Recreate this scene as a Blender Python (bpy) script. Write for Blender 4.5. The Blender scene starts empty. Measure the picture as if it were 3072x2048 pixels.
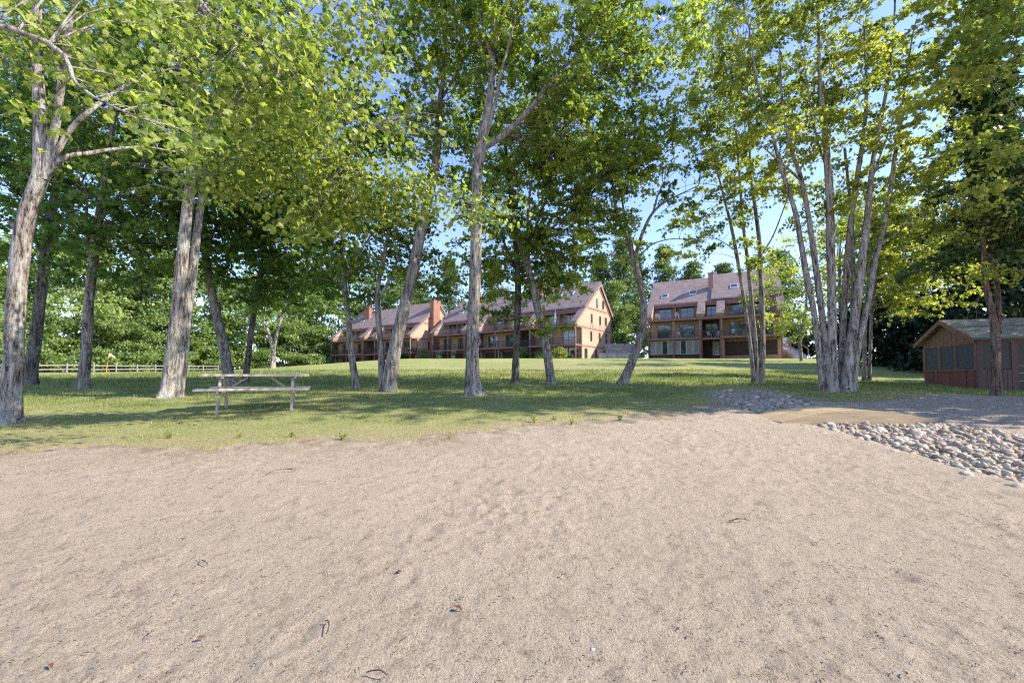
import bpy, bmesh, math
import numpy as np
from mathutils import Vector

# ------------------------------------------------------------------ camera, sky, sun, exposure
SC = bpy.context.scene
COL = SC.collection
R = math.radians
SUN_EL, SUN_AZ = R(37), R(8)          # azimuth: how far the sun stands on the camera's side of due right
cam_d = bpy.data.cameras.new("camera")
cam_d.sensor_width = 36.0
cam_d.lens = 15.01
cam_d.shift_y = 0.0168
cam_d.clip_start = 0.05
cam_d.clip_end = 3000
cam = bpy.data.objects.new("camera", cam_d)
cam.location = (0, 0, 1.5)
cam.rotation_euler = (R(92.3), 0, 0)
COL.objects.link(cam)
SC.camera = cam

world = bpy.data.worlds.new("World")
SC.world = world
world.use_nodes = True
_nt = world.node_tree
_nt.nodes.clear()
_sky = _nt.nodes.new("ShaderNodeTexSky")
_sky.sky_type = 'NISHITA'
_sky.sun_disc = False
_sky.sun_elevation = SUN_EL
_sky.sun_rotation = R(90) + SUN_AZ
_sky.air_density = 0.9
_sky.dust_density = 0.0
_sky.ozone_density = 4.0
_bg = _nt.nodes.new("ShaderNodeBackground")
_bg.inputs[1].default_value = 0.132
_out = _nt.nodes.new("ShaderNodeOutputWorld")
_wb = _nt.nodes.new("ShaderNodeMix")            # the camera's white balance of the clear sky
_wb.data_type = 'RGBA'; _wb.blend_type = 'MULTIPLY'; _wb.inputs["Factor"].default_value = 1.0
_wb.inputs[7].default_value = (1.16, 1.0, 1.08, 1)
_nt.links.new(_sky.outputs[0], _wb.inputs[6])
_nt.links.new(_wb.outputs[2], _bg.inputs[0])
_nt.links.new(_bg.outputs[0], _out.inputs[0])

sun_d = bpy.data.lights.new("sun", 'SUN')
sun_d.energy = 3.3
sun_d.angle = R(0.53)
sun_d.color = (1.0, 0.92, 0.79)
sun = bpy.data.objects.new("sun", sun_d)
_s = Vector((math.cos(SUN_EL) * math.cos(SUN_AZ), -math.cos(SUN_EL) * math.sin(SUN_AZ), math.sin(SUN_EL)))
sun.rotation_euler = (-_s).to_track_quat('-Z', 'Y').to_euler()
sun.location = (30, -10, 40)
COL.objects.link(sun)

SC.view_settings.view_transform = 'Standard'
SC.view_settings.look = 'None'
SC.view_settings.gamma = 1
SC.view_settings.exposure = 1.6
SC.render.engine = 'CYCLES'
SC.cycles.max_bounces = 8
SC.cycles.diffuse_bounces = 6
SC.cycles.transmission_bounces = 6
SC.cycles.transparent_max_bounces = 4
SC.cycles.use_denoising = False
SC.cycles.pixel_filter_type = 'BLACKMAN_HARRIS'
SC.cycles.filter_width = 1.2

# ------------------------------------------------------------------ helpers
def rng(seed):
    return np.random.default_rng(seed)

def tag(o, label=None, cat=None, group=None, kind=None):
    if label: o["label"] = label
    if cat: o["category"] = cat
    if group: o["group"] = group
    if kind: o["kind"] = kind
    return o

def empty(name, loc, rz=0.0):
    o = bpy.data.objects.new(name, None)
    o.location = loc
    o.rotation_euler = (0, 0, rz)
    o.empty_display_size = 0.2
    COL.objects.link(o)
    return o

def link(name, me, parent=None, loc=None, rot=None, scale=None):
    o = bpy.data.objects.new(name, me)
    if parent is not None: o.parent = parent
    if loc is not None: o.location = loc
    if rot is not None: o.rotation_euler = rot
    if scale is not None: o.scale = scale
    COL.objects.link(o)
    return o

def np_mesh(name, V, F, mat, smooth=False, tint=None):
    """V (n,3), F (m,k) with k = 3 or 4."""
    V = np.asarray(V, np.float32); F = np.asarray(F, np.int32)
    me = bpy.data.meshes.new(name)
    n, m, k = len(V), len(F), F.shape[1]
    me.vertices.add(n); me.vertices.foreach_set("co", V.ravel())
    me.loops.add(m * k); me.loops.foreach_set("vertex_index", F.ravel())
    me.polygons.add(m)
    me.polygons.foreach_set("loop_start", np.arange(0, m * k, k, dtype=np.int32))
    me.polygons.foreach_set("loop_total", np.full(m, k, np.int32))
    if smooth: me.polygons.foreach_set("use_smooth", np.ones(m, bool))
    if tint is not None:
        a = me.attributes.new("tint", 'FLOAT', 'POINT')
        a.data.foreach_set("value", np.asarray(tint, np.float32))
    me.update(calc_edges=True)
    me.validate()
    if mat: me.materials.append(mat)
    return me

class MB:
    """collects boxes, bars and prisms; build() links them as one mesh"""
    def __init__(s): s.v = []; s.f = []
    def add(s, v, f):
        b = len(s.v); s.v += [tuple(p) for p in v]; s.f += [tuple(i + b for i in q) for q in f]; return s
    def box(s, x0, x1, y0, y1, z0, z1):
        v = [(x0,y0,z0),(x1,y0,z0),(x1,y1,z0),(x0,y1,z0),(x0,y0,z1),(x1,y0,z1),(x1,y1,z1),(x0,y1,z1)]
        return s.add(v, [(0,3,2,1),(4,5,6,7),(0,1,5,4),(1,2,6,5),(2,3,7,6),(3,0,4,7)])
    def hexa(s, v):
        return s.add(v, [(0,3,2,1),(4,5,6,7),(0,1,5,4),(1,2,6,5),(2,3,7,6),(3,0,4,7)])
    def prism_x(s, poly, x0, x1):
        """poly: (y,z) outline, extruded along x"""
        n = len(poly)
        v = [(x0, y, z) for y, z in poly] + [(x1, y, z) for y, z in poly]
        f = [tuple(range(n))[::-1], tuple(range(n, 2 * n))]
        f += [(i, (i + 1) % n, (i + 1) % n + n, i + n) for i in range(n)]
        return s.add(v, f)
    def bar(s, p, q, w, h=None):
        h = h or w
        p, q = Vector(p), Vector(q); d = (q - p).normalized()
        a = d.cross(Vector((0, 0, 1)))
        if a.length < 1e-3: a = Vector((1, 0, 0))
        a.normalize(); b = d.cross(a).normalized()
        a *= w / 2; b *= h / 2
        v = [p - a - b, p + a - b, p + a + b, p - a + b, q - a - b, q + a - b, q + a + b, q - a + b]
        return s.add(v, [(0,3,2,1),(4,5,6,7),(0,1,5,4),(1,2,6,5),(2,3,7,6),(3,0,4,7)])
    def cyl(s, p, q, r0, r1=None, n=10):
        r1 = r0 if r1 is None else r1
        p, q = Vector(p), Vector(q); d = (q - p).normalized()
        a = d.cross(Vector((0, 0, 1)))
        if a.length < 1e-3: a = Vector((1, 0, 0))
        a.normalize(); b = d.cross(a).normalized()
        v = []
        for c, r in ((p, r0), (q, r1)):
            for i in range(n):
                t = 2 * math.pi * i / n
                v.append(c + a * (r * math.cos(t)) + b * (r * math.sin(t)))
        f = [tuple(range(n)), tuple(range(2 * n - 1, n - 1, -1))]
        f += [((i + 1) % n, i, i + n, (i + 1) % n + n) for i in range(n)]
        return s.add(v, f)
    def mesh(s, name, mat, bevel=0.0, smooth=False):
        me = bpy.data.meshes.new(name); me.from_pydata(s.v, [], s.f)
        bm = bmesh.new(); bm.from_mesh(me)
        if bevel:
            bmesh.ops.bevel(bm, geom=bm.edges[:], offset=bevel, segments=1, affect='EDGES')
        bmesh.ops.recalc_face_normals(bm, faces=bm.faces[:])
        bm.to_mesh(me); bm.free()
        if smooth:
            for p in me.polygons: p.use_smooth = True
        if mat: me.materials.append(mat)
        return me
    def build(s, name, mat, parent=None, bevel=0.0, smooth=False, loc=None, rot=None):
        return link(name, s.mesh(name, mat, bevel, smooth), parent, loc, rot)

# --- numpy value noise
def _hash(ix, iy, iz):
    h = (ix * 374761393 + iy * 668265263 + iz * 2147483647) & 0xFFFFFFFF
    h = ((h ^ (h >> 13)) * 1274126177) & 0xFFFFFFFF
    return ((h ^ (h >> 16)) & 0xFFFF) / 65535.0

def vnoise(x, y, z=0.0):
    x = np.asarray(x, np.float64); y = np.asarray(y, np.float64); z = np.zeros_like(x) + z
    ix, iy, iz = (np.floor(a).astype(np.int64) for a in (x, y, z))
    fx, fy, fz = x - ix, y - iy, z - iz
    fx, fy, fz = (a * a * (3 - 2 * a) for a in (fx, fy, fz))
    r = 0
    for dx in (0, 1):
        for dy in (0, 1):
            for dz in (0, 1):
                w = (fx if dx else 1 - fx) * (fy if dy else 1 - fy) * (fz if dz else 1 - fz)
                r = r + w * _hash(ix + dx, iy + dy, iz + dz)
    return r * 2 - 1

def fbm(x, y, z=0.0, o=4):
    r, a = 0, 0.5
    for i in range(o):
        r = r + a * vnoise(x * 2 ** i + 17.3 * i, y * 2 ** i - 9.1 * i, np.asarray(z) * 2 ** i)
        a *= 0.5
    return r

def sstep(a, b, x):
    t = np.clip((np.asarray(x, float) - a) / (b - a), 0, 1)
    return t * t * (3 - 2 * t)

# ------------------------------------------------------------------ materials
def newmat(name):
    m = bpy.data.materials.new(name); m.use_nodes = True
    nt = m.node_tree; b = nt.nodes["Principled BSDF"]
    return m, nt, b

def N(nt, t, **kw):
    n = nt.nodes.new(t)
    for k, v in kw.items():
        if k in n.inputs: n.inputs[k].default_value = v
        else: setattr(n, k, v)
    return n

def texco(nt, scale=(1, 1, 1), world=False):
    """object coordinates, or the world position, through a mapping"""
    mp = N(nt, "ShaderNodeMapping"); mp.inputs["Scale"].default_value = scale
    if world:
        g = N(nt, "ShaderNodeNewGeometry"); nt.links.new(g.outputs["Position"], mp.inputs["Vector"])
    else:
        t = N(nt, "ShaderNodeTexCoord"); nt.links.new(t.outputs["Object"], mp.inputs["Vector"])
    return mp.outputs[0]

def noise(nt, vec, scale, detail=4, rough=0.55, out="Fac"):
    n = N(nt, "ShaderNodeTexNoise"); n.inputs["Scale"].default_value = scale
    n.inputs["Detail"].default_value = detail; n.inputs["Roughness"].default_value = rough
    nt.links.new(vec, n.inputs["Vector"]); return n.outputs[out]

def ramp(nt, fac, stops):
    n = N(nt, "ShaderNodeValToRGB"); e = n.color_ramp.elements
    while len(e) < len(stops): e.new(0.5)
    for q, (p, c) in zip(e, stops):
        q.position = p; q.color = (c[0], c[1], c[2], 1) if not np.isscalar(c) else (c, c, c, 1)
    nt.links.new(fac, n.inputs["Fac"]); return n.outputs["Color"]

def mix(nt, fac, a, b, mode='MIX'):
    n = N(nt, "ShaderNodeMix"); n.data_type = 'RGBA'; n.blend_type = mode
    for s, v in ((n.inputs["Factor"], fac), (n.inputs[6], a), (n.inputs[7], b)):
        if hasattr(v, "is_linked") or hasattr(v, "links"): nt.links.new(v, s)
        elif np.isscalar(v): s.default_value = v
        else: s.default_value = (v[0], v[1], v[2], 1)
    return n.outputs[2]

def math_(nt, op, a, b=0.0, clamp=False):
    n = N(nt, "ShaderNodeMath"); n.operation = op; n.use_clamp = clamp
    for s, v in ((n.inputs[0], a), (n.inputs[1], b)):
        if hasattr(v, "links"): nt.links.new(v, s)
        else: s.default_value = v
    return n.outputs[0]

def bump(nt, b, h, strength=0.5, dist=0.02):
    n = N(nt, "ShaderNodeBump"); n.inputs["Strength"].default_value = strength
    n.inputs["Distance"].default_value = dist
    nt.links.new(h, n.inputs["Height"]); nt.links.new(n.outputs[0], b.inputs["Normal"])

def plain(name, col, rough=0.7, var=0.25, scale=3.0, spec=0.3, metal=0.0, bmp=0.0, world=False, stretch=(1, 1, 1)):
    m, nt, b = newmat(name)
    v = texco(nt, stretch, world)
    f = noise(nt, v, scale, 5, 0.6)
    lo = [c * (1 - var) for c in col]; hi = [min(1, c * (1 + var)) for c in col]
    nt.links.new(ramp(nt, f, [(0.3, lo), (0.7, hi)]), b.inputs["Base Color"])
    b.inputs["Roughness"].default_value = rough
    b.inputs["Specular IOR Level"].default_value = spec
    b.inputs["Metallic"].default_value = metal
    if bmp: bump(nt, b, noise(nt, v, scale * 6, 4), bmp, 0.01)
    return m

def bark_mat(name, dark, mid, light, lichen):
    m, nt, b = newmat(name)
    v2 = texco(nt)
    n1 = noise(nt, texco(nt, (1, 1, .13)), 13, 6, 0.7)
    n0 = noise(nt, texco(nt, (1, 1, .3)), 34, 4, 0.7)
    f = math_(nt, 'ADD', math_(nt, 'MULTIPLY', n1, .7), math_(nt, 'MULTIPLY', n0, .3))
    c = ramp(nt, f, [(0.42, dark), (0.49, mid), (0.575, light)])
    n2 = noise(nt, v2, 1.9, 4, 0.6)
    n3 = noise(nt, v2, 11, 5, 0.75)
    lm = math_(nt, 'MULTIPLY', ramp(nt, n2, [(0.46, 0.0), (0.62, 1.0)]), ramp(nt, n3, [(0.47, 0.0), (0.58, 1.0)]))
    c = mix(nt, math_(nt, 'MULTIPLY', lm, 0.8), c, lichen)
    nt.links.new(c, b.inputs["Base Color"])
    b.inputs["Roughness"].default_value = 0.95
    b.inputs["Specular IOR Level"].default_value = 0.15
    bump(nt, b, f, 1.0, 0.12)
    return m

def leaf_mat(name, dark, light, trans=0.35):
    m, nt, b = newmat(name)
    a = N(nt, "ShaderNodeAttribute"); a.attribute_name = "tint"
    c = ramp(nt, a.outputs["Fac"], [(0.0, dark), (1.0, light)])
    nt.links.new(c, b.inputs["Base Color"])
    b.inputs["Roughness"].default_value = 0.42
    b.inputs["Specular IOR Level"].default_value = 0.35
    t = N(nt, "ShaderNodeBsdfTranslucent")
    tc = mix(nt, 1.0, c, (1.22, 1.34, 0.6), 'MULTIPLY')
    nt.links.new(tc, t.inputs["Color"])
    s = N(nt, "ShaderNodeMixShader"); s.inputs[0].default_value = trans
    nt.links.new(b.outputs[0], s.inputs[1]); nt.links.new(t.outputs[0], s.inputs[2])
    nt.links.new(s.outputs[0], nt.nodes["Material Output"].inputs["Surface"])
    return m

M = {}
M['bark_grey'] = bark_mat("bark_grey", (.045, .038, .032), (.20, .172, .148), (.36, .325, .285), (.38, .42, .36))
M['bark_pale'] = bark_mat("bark_pale", (.055, .045, .038), (.25, .215, .185), (.46, .42, .375), (.44, .48, .42))
M['bark_dark'] = bark_mat("bark_dark", (.028, .024, .020), (.10, .085, .072), (.19, .165, .145), (.27, .31, .26))
M['bark_red'] = bark_mat("bark_red", (.045, .03, .024), (.15, .098, .075), (.25, .18, .145), (.28, .29, .25))
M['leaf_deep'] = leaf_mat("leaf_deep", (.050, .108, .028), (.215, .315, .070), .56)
M['leaf_mid'] = leaf_mat("leaf_mid", (.080, .142, .034), (.38, .435, .098), .62)
M['leaf_yellow'] = leaf_mat("leaf_yellow", (.105, .160, .036), (.47, .47, .125), .60)
M['leaf_near'] = leaf_mat("leaf_near", (.085, .155, .032), (.45, .485, .125), .58)
M['leaf_far'] = leaf_mat("leaf_far", (.080, .140, .042), (.31, .39, .125), .42)
M['leaf_pine'] = leaf_mat("leaf_pine", (.050, .097, .038), (.20, .275, .10), .32)
M['leaf_dark'] = leaf_mat("leaf_dark", (.008, .019, .009), (.03, .052, .018), .15)  # near-black leaves: the deep shade of the wood is put into the colour
M['grass_blade'] = leaf_mat("grass_blade", (.085, .140, .030), (.43, .40, .17), .35)

# lawn: green turf with dry straw streaks, thin and brown towards the sand
def lawn_mat():
    m, nt, b = newmat("lawn_turf")
    v = texco(nt, world=True)
    g = N(nt, "ShaderNodeNewGeometry"); sx = N(nt, "ShaderNodeSeparateXYZ"); nt.links.new(g.outputs["Position"], sx.inputs[0])
    fine = noise(nt, texco(nt, (1, .45, 1), True), 34, 6, 0.75)
    big = noise(nt, texco(nt, (1, 1, 1), True), 0.22, 5, 0.6)
    mid = noise(nt, texco(nt, (.7, 1, 1), True), 1.7, 5, 0.65)
    c = ramp(nt, fine, [(0.32, (.10, .135, .038)), (0.5, (.215, .265, .072)), (0.7, (.34, .37, .13))])
    c = mix(nt, ramp(nt, big, [(0.44, 0.0), (0.62, 0.65)]), c, (.36, .345, .13))
    c = mix(nt, ramp(nt, mid, [(0.48, 0.0), (0.66, 0.6)]), c, (.37, .33, .15))
    a = N(nt, "ShaderNodeAttribute"); a.attribute_name = "tint"      # worn, dry turf
    dry = ramp(nt, fine, [(0.3, (.15, .12, .065)), (0.5, (.31, .26, .14)), (0.7, (.44, .375, .235))])
    wear = math_(nt, 'ADD', a.outputs["Fac"], math_(nt, 'MULTIPLY', math_(nt, 'SUBTRACT', mid, 0.5), 1.1), True)
    wear = math_(nt, 'MULTIPLY', wear, math_(nt, 'GREATER_THAN', a.outputs["Fac"], 0.01))
    c = mix(nt, wear, c, dry)
    nt.links.new(c, b.inputs["Base Color"])
    b.inputs["Roughness"].default_value = 0.95; b.inputs["Specular IOR Level"].default_value = 0.1
    bump(nt, b, fine, 0.8, 0.05)
    return m
M['lawn'] = lawn_mat()

def sand_mat():
    m, nt, b = newmat("sand")
    v = texco(nt, world=True)
    grain = noise(nt, v, 85, 3, 0.8)
    speck = noise(nt, texco(nt, (1, .8, 1), True), 24, 6, 0.85)
    clod = noise(nt, texco(nt, (1, .7, 1), True), 8, 6, 0.75)
    damp = noise(nt, v, 1.1, 5, 0.65)
    c = ramp(nt, grain, [(0.30, (.19, .146, .108)), (0.43, (.46, .375, .283)), (0.60, (.575, .475, .364)), (0.75, (.70, .595, .475))])
    c = mix(nt, ramp(nt, speck, [(0.33, 0.9), (0.45, 0.0)]), c, (.14, .10, .068))
    c = mix(nt, ramp(nt, clod, [(0.34, 0.55), (0.47, 0.0)]), c, (.24, .185, .13))
    c = mix(nt, ramp(nt, clod, [(0.56, 0.0), (0.68, 0.35)]), c, (.62, .53, .42))
    c = mix(nt, ramp(nt, damp, [(0.45, 0.0), (0.75, 0.30)]), c, (.345, .28, .20))
    a = N(nt, "ShaderNodeAttribute"); a.attribute_name = "tint"       # soil worked into the sand beside the turf
    so = math_(nt, 'MULTIPLY', a.outputs["Fac"], ramp(nt, noise(nt, v, 3.5, 5, .7), [(0.38, 0.0), (0.6, 1.0)]))
    c = mix(nt, so, c, (.20, .145, .085))
    nt.links.new(c, b.inputs["Base Color"])
    b.inputs["Roughness"].default_value = 0.95; b.inputs["Specular IOR Level"].default_value = 0.12
    h = math_(nt, 'ADD', math_(nt, 'MULTIPLY', speck, 1.0), math_(nt, 'MULTIPLY', grain, 0.35))
    bump(nt, b, h, 1.0, 0.05)
    return m
M['sand'] = sand_mat()

def siding_mat(name, col, pitch, vertical=False, var=.12):
    m, nt, b = newmat(name)
    v = texco(nt)
    sep = N(nt, "ShaderNodeSeparateXYZ"); nt.links.new(v, sep.inputs[0])
    if vertical:
        co = math_(nt, 'ADD', sep.outputs[0], sep.outputs[1])
    else:
        co = sep.outputs[2]
    fr = math_(nt, 'FRACT', math_(nt, 'DIVIDE', co, pitch))
    bid = math_(nt, 'FLOOR', math_(nt, 'DIVIDE', co, pitch))
    wn = N(nt, "ShaderNodeTexWhiteNoise"); wn.noise_dimensions = '1D'; nt.links.new(bid, wn.inputs["W"])
    n = noise(nt, texco(nt, (2, 2, .5) if vertical else (.5, .5, 4)), 3, 5, .6)
    f = math_(nt, 'ADD', math_(nt, 'MULTIPLY', wn.outputs[0], .5), math_(nt, 'MULTIPLY', n, .5))
    c = ramp(nt, f, [(.25, [x * (1 - var) for x in col]), (.75, [x * (1 + var) for x in col])])
    gap = ramp(nt, fr, [(0.0, 0.0), (0.08, 1.0)])
    c = mix(nt, gap, [x * .45 for x in col], c)
    nt.links.new(c, b.inputs["Base Color"])
    b.inputs["Roughness"].default_value = .8; b.inputs["Specular IOR Level"].default_value = .25
    bump(nt, b, math_(nt, 'MULTIPLY', gap, 1.0), .6, .015)
    return m
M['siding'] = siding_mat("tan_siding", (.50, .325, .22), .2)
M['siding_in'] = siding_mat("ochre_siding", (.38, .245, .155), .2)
M['brick'] = siding_mat("red_brick", (.30, .15, .105), .075)
M['trim'] = plain("brown_trim", (.20, .10, .08), .7, .2, 4)
M['trim_pink'] = plain("mauve_trim", (.27, .165, .145), .75, .15, 4)
M['slab'] = plain("balcony_slab", (.20, .115, .095), .8, .2, 3)
M['dark_wall'] = plain("dark_brown_panel", (.045, .030, .028), .8, .25, 2)
M['rail_dark'] = plain("railing_paint", (.07, .05, .055), .5, .1, 3)
M['white_frame'] = plain("white_paint", (.50, .51, .53), .5, .06, 3)
M['cream_post'] = plain("cream_post", (.42, .36, .29), .7, .12, 3)
def shingle_mat(name, a, b_, row, length):
    m, nt, b = newmat(name)
    v = texco(nt)
    br = N(nt, "ShaderNodeTexBrick")
    br.inputs["Color1"].default_value = (*a, 1); br.inputs["Color2"].default_value = (*b_, 1)
    br.inputs["Mortar"].default_value = (a[0] * .5, a[1] * .5, a[2] * .5, 1)
    br.inputs["Scale"].default_value = 1; br.inputs["Row Height"].default_value = row
    br.inputs["Brick Width"].default_value = length; br.inputs["Mortar Size"].default_value = row * .06
    br.inputs["Bias"].default_value = -.1
    nt.links.new(v, br.inputs["Vector"])
    n = noise(nt, v, 1.3, 5, .6)
    c = mix(nt, 1.0, br.outputs["Color"], ramp(nt, n, [(.3, .8), (.7, 1.15)]), 'MULTIPLY')
    nt.links.new(c, b.inputs["Base Color"])
    b.inputs["Roughness"].default_value = .9; b.inputs["Specular IOR Level"].default_value = .2
    return m
M['roof'] = shingle_mat("asphalt_shingle", (.235, .175, .16), (.30, .23, .21), .16, .9)
M['roof_green'] = shingle_mat("weathered_shingle", (.23, .235, .20), (.35, .35, .30), .14, .3)
def glass_mat(name, col, rough=.05):
    m, nt, b = newmat(name)
    b.inputs["Base Color"].default_value = (*col, 1); b.inputs["Roughness"].default_value = rough
    b.inputs["Specular IOR Level"].default_value = .8 if rough < .5 else .15
    if rough < .5: b.inputs["Coat Weight"].default_value = .5; b.inputs["Coat Roughness"].default_value = .02
    return m
M['glass'] = glass_mat("window_glass", (.018, .035, .04))
M['glass_pale'] = glass_mat("curtained_glass", (.15, .16, .16), .15)
M['screen'] = glass_mat("insect_screen", (.085, .085, .082), .9)
M['cabin_red'] = siding_mat("cabin_red_boards", (.17, .070, .048), .14, True, .25)
M['cabin_shaded'] = siding_mat("cabin_shaded_boards", (.13, .088, .088), .14, True, .2)  # purple brown of the long wall, its shade put into the colour
M['cabin_trim'] = plain("cabin_trim", (.20, .11, .072), .8, .2, 4)
M['wood_pale'] = plain("weathered_plank", (.47, .415, .325), .85, .22, 5, stretch=(.3, 3, 3), bmp=.4)
M['wood_new'] = plain("yellow_plank", (.40, .30, .175), .8, .2, 4, stretch=(.3, 3, 3), bmp=.3)
M['steel_tan'] = plain("painted_steel", (.36, .32, .27), .5, .2, 6)
M['fence_wood'] = plain("grey_rail", (.25, .235, .22), .85, .15, 3, stretch=(.4, .4, 2))
M['stone_wall'] = plain("concrete_block", (.42, .395, .41), .9, .15, 2)
M['asphalt'] = plain("asphalt", (.13, .13, .14), .9, .2, 2)
M['white_plastic'] = plain("white_plastic", (.55, .55, .56), .4, .04, 3)
M['terracotta'] = plain("stone_urn", (.36, .27, .22), .85, .15, 4)
M['flag_yellow'] = plain("flag_cloth", (.62, .60, .33), .8, .1, 3)
M['pole_orange'] = plain("orange_pole", (.60, .28, .03), .5, .1, 3)
M['red_flower'] = plain("red_flower", (.55, .05, .03), .6, .2, 9)
M['pink_flower'] = plain("pale_flower", (.60, .45, .40), .6, .2, 9)
M['blue_cloth'] = plain("blue_cloth", (.07, .08, .32), .8, .1, 3)
M['white_cloth'] = plain("white_cloth", (.70, .70, .74), .8, .05, 3)
M['twig'] = plain("twig_bark", (.075, .05, .035), .9, .3, 20)
M['dead_leaf'] = plain("dead_leaf", (.13, .065, .04), .8, .3, 20)
M['litter'] = plain("litter", (.085, .055, .038), .9, .4, 40, world=True)
def stone_mat():
    m, nt, b = newmat("river_stone")
    oi = N(nt, "ShaderNodeObjectInfo")
    c = ramp(nt, oi.outputs["Random"], [(0, (.22, .185, .14)), (.25, (.42, .352, .27)), (.5, (.33, .29, .24)), (.75, (.50, .415, .315)), (1, (.30, .215, .16))])
    a = N(nt, "ShaderNodeAttribute"); a.attribute_name = "tint"
    c2 = ramp(nt, a.outputs["Fac"], [(0, (.22, .185, .14)), (.25, (.42, .352, .27)), (.5, (.33, .29, .24)), (.75, (.50, .415, .315)), (1, (.30, .215, .16))])
    c = mix(nt, math_(nt, 'GREATER_THAN', a.outputs["Fac"], 0.0), c, c2)
    n = noise(nt, texco(nt, world=True), 30, 5, .65)
    c = mix(nt, 1.0, c, ramp(nt, n, [(.3, .72), (.7, 1.2)]), 'MULTIPLY')
    nt.links.new(c, b.inputs["Base Color"]); b.inputs["Roughness"].default_value = .8
    b.inputs["Specular IOR Level"].default_value = .25
    bump(nt, b, n, .3, .01)
    return m
M['stone'] = stone_mat()

# ------------------------------------------------------------------ the lie of the land
_PY = [-60, -14, 0, 6, 9, 12, 18, 30, 55, 62, 100, 420]
_PZ = [-1.9, -1.1, 0, .50, .77, .89, 1.17, 1.92, 3.74, 3.95, 5.2, 11]
_LY = [-60, -14, 0, 6, 9, 12, 18, 30, 41, 51, 75, 100, 420]
_LZ = [-1.9, -1.1, 0, .50, .77, .89, 1.15, 1.36, 1.54, 1.86, 2.25, 3.1, 9]
def _prof(y, py, pz):
    y = np.asarray(y, float)
    return sum(np.interp(y + d, py, pz) for d in (-1.2, -.4, .4, 1.2)) / 4
def ground(x, y):
    x = np.asarray(x, float); y = np.asarray(y, float)
    s = sstep(-40, -11, x)
    z = _prof(y, _LY, _LZ) * (1 - s) + _prof(y, _PY, _PZ) * s
    z = z - .2 * sstep(12, 17, x) * sstep(11, 15, y) * (1 - sstep(24, 34, y))
    z = z + .05 * fbm(x * .12, y * .12, 3.3, 3) * sstep(8, 16, y)
    return z
_BX = [-60, -12, -7, -3.5, -1, .6, 2, 4.3, 5.0, 6.0, 9.2, 10.4, 13.5, 17, 24, 60]
_BY = [5.0, 5.5, 5.9, 6.35, 6.8, 7.6, 8.3, 9.6, 10.4, 11.0, 11.0, 11.7, 13.4, 13.8, 13.5, 13]
def shore(x, y):
    """above zero: turf; below: sand"""
    n = .55 * fbm(np.asarray(x) * .7, np.asarray(y) * .7, 1.7, 4) + .25 * vnoise(np.asarray(x) * 3.1, np.asarray(y) * 3.1, 5.0)
    return np.asarray(y, float) - np.interp(x, _BX, _BY) + n
def swale_edges(y):
    return (np.interp(y, [0, 2, 4.4, 5.2, 5.7, 7.3, 8.9, 10.5, 13.8, 15], [5.0, 5.2, 5.25, 5.1, 5.15, 5.2, 4.9, 5.0, 6.1, 7.6]),
            np.interp(y, [0, 2, 7, 7.5, 8.3, 9.6, 11.2, 13, 15], [8.3, 8.4, 8.3, 8.2, 7.7, 7.2, 7.8, 8.6, 8.8]))

def grid_rows(ys, ts, wfun):
    Y = np.repeat(ys[:, None], len(ts), 1)
    X = ts[None, :] * wfun(ys)[:, None]
    n, m = Y.shape
    i = np.arange(n * m).reshape(n, m)
    F = np.stack([i[:-1, :-1], i[:-1, 1:], i[1:, 1:], i[1:, :-1]], -1).reshape(-1, 4)
    return X.ravel(), Y.ravel(), F

def dense(lo, hi, core, n_core, n_out):
    a = np.linspace(-core, core, n_core)
    o = core * np.geomspace(1.02, hi / core, n_out)
    return np.concatenate([-o[::-1], a, o])

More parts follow.
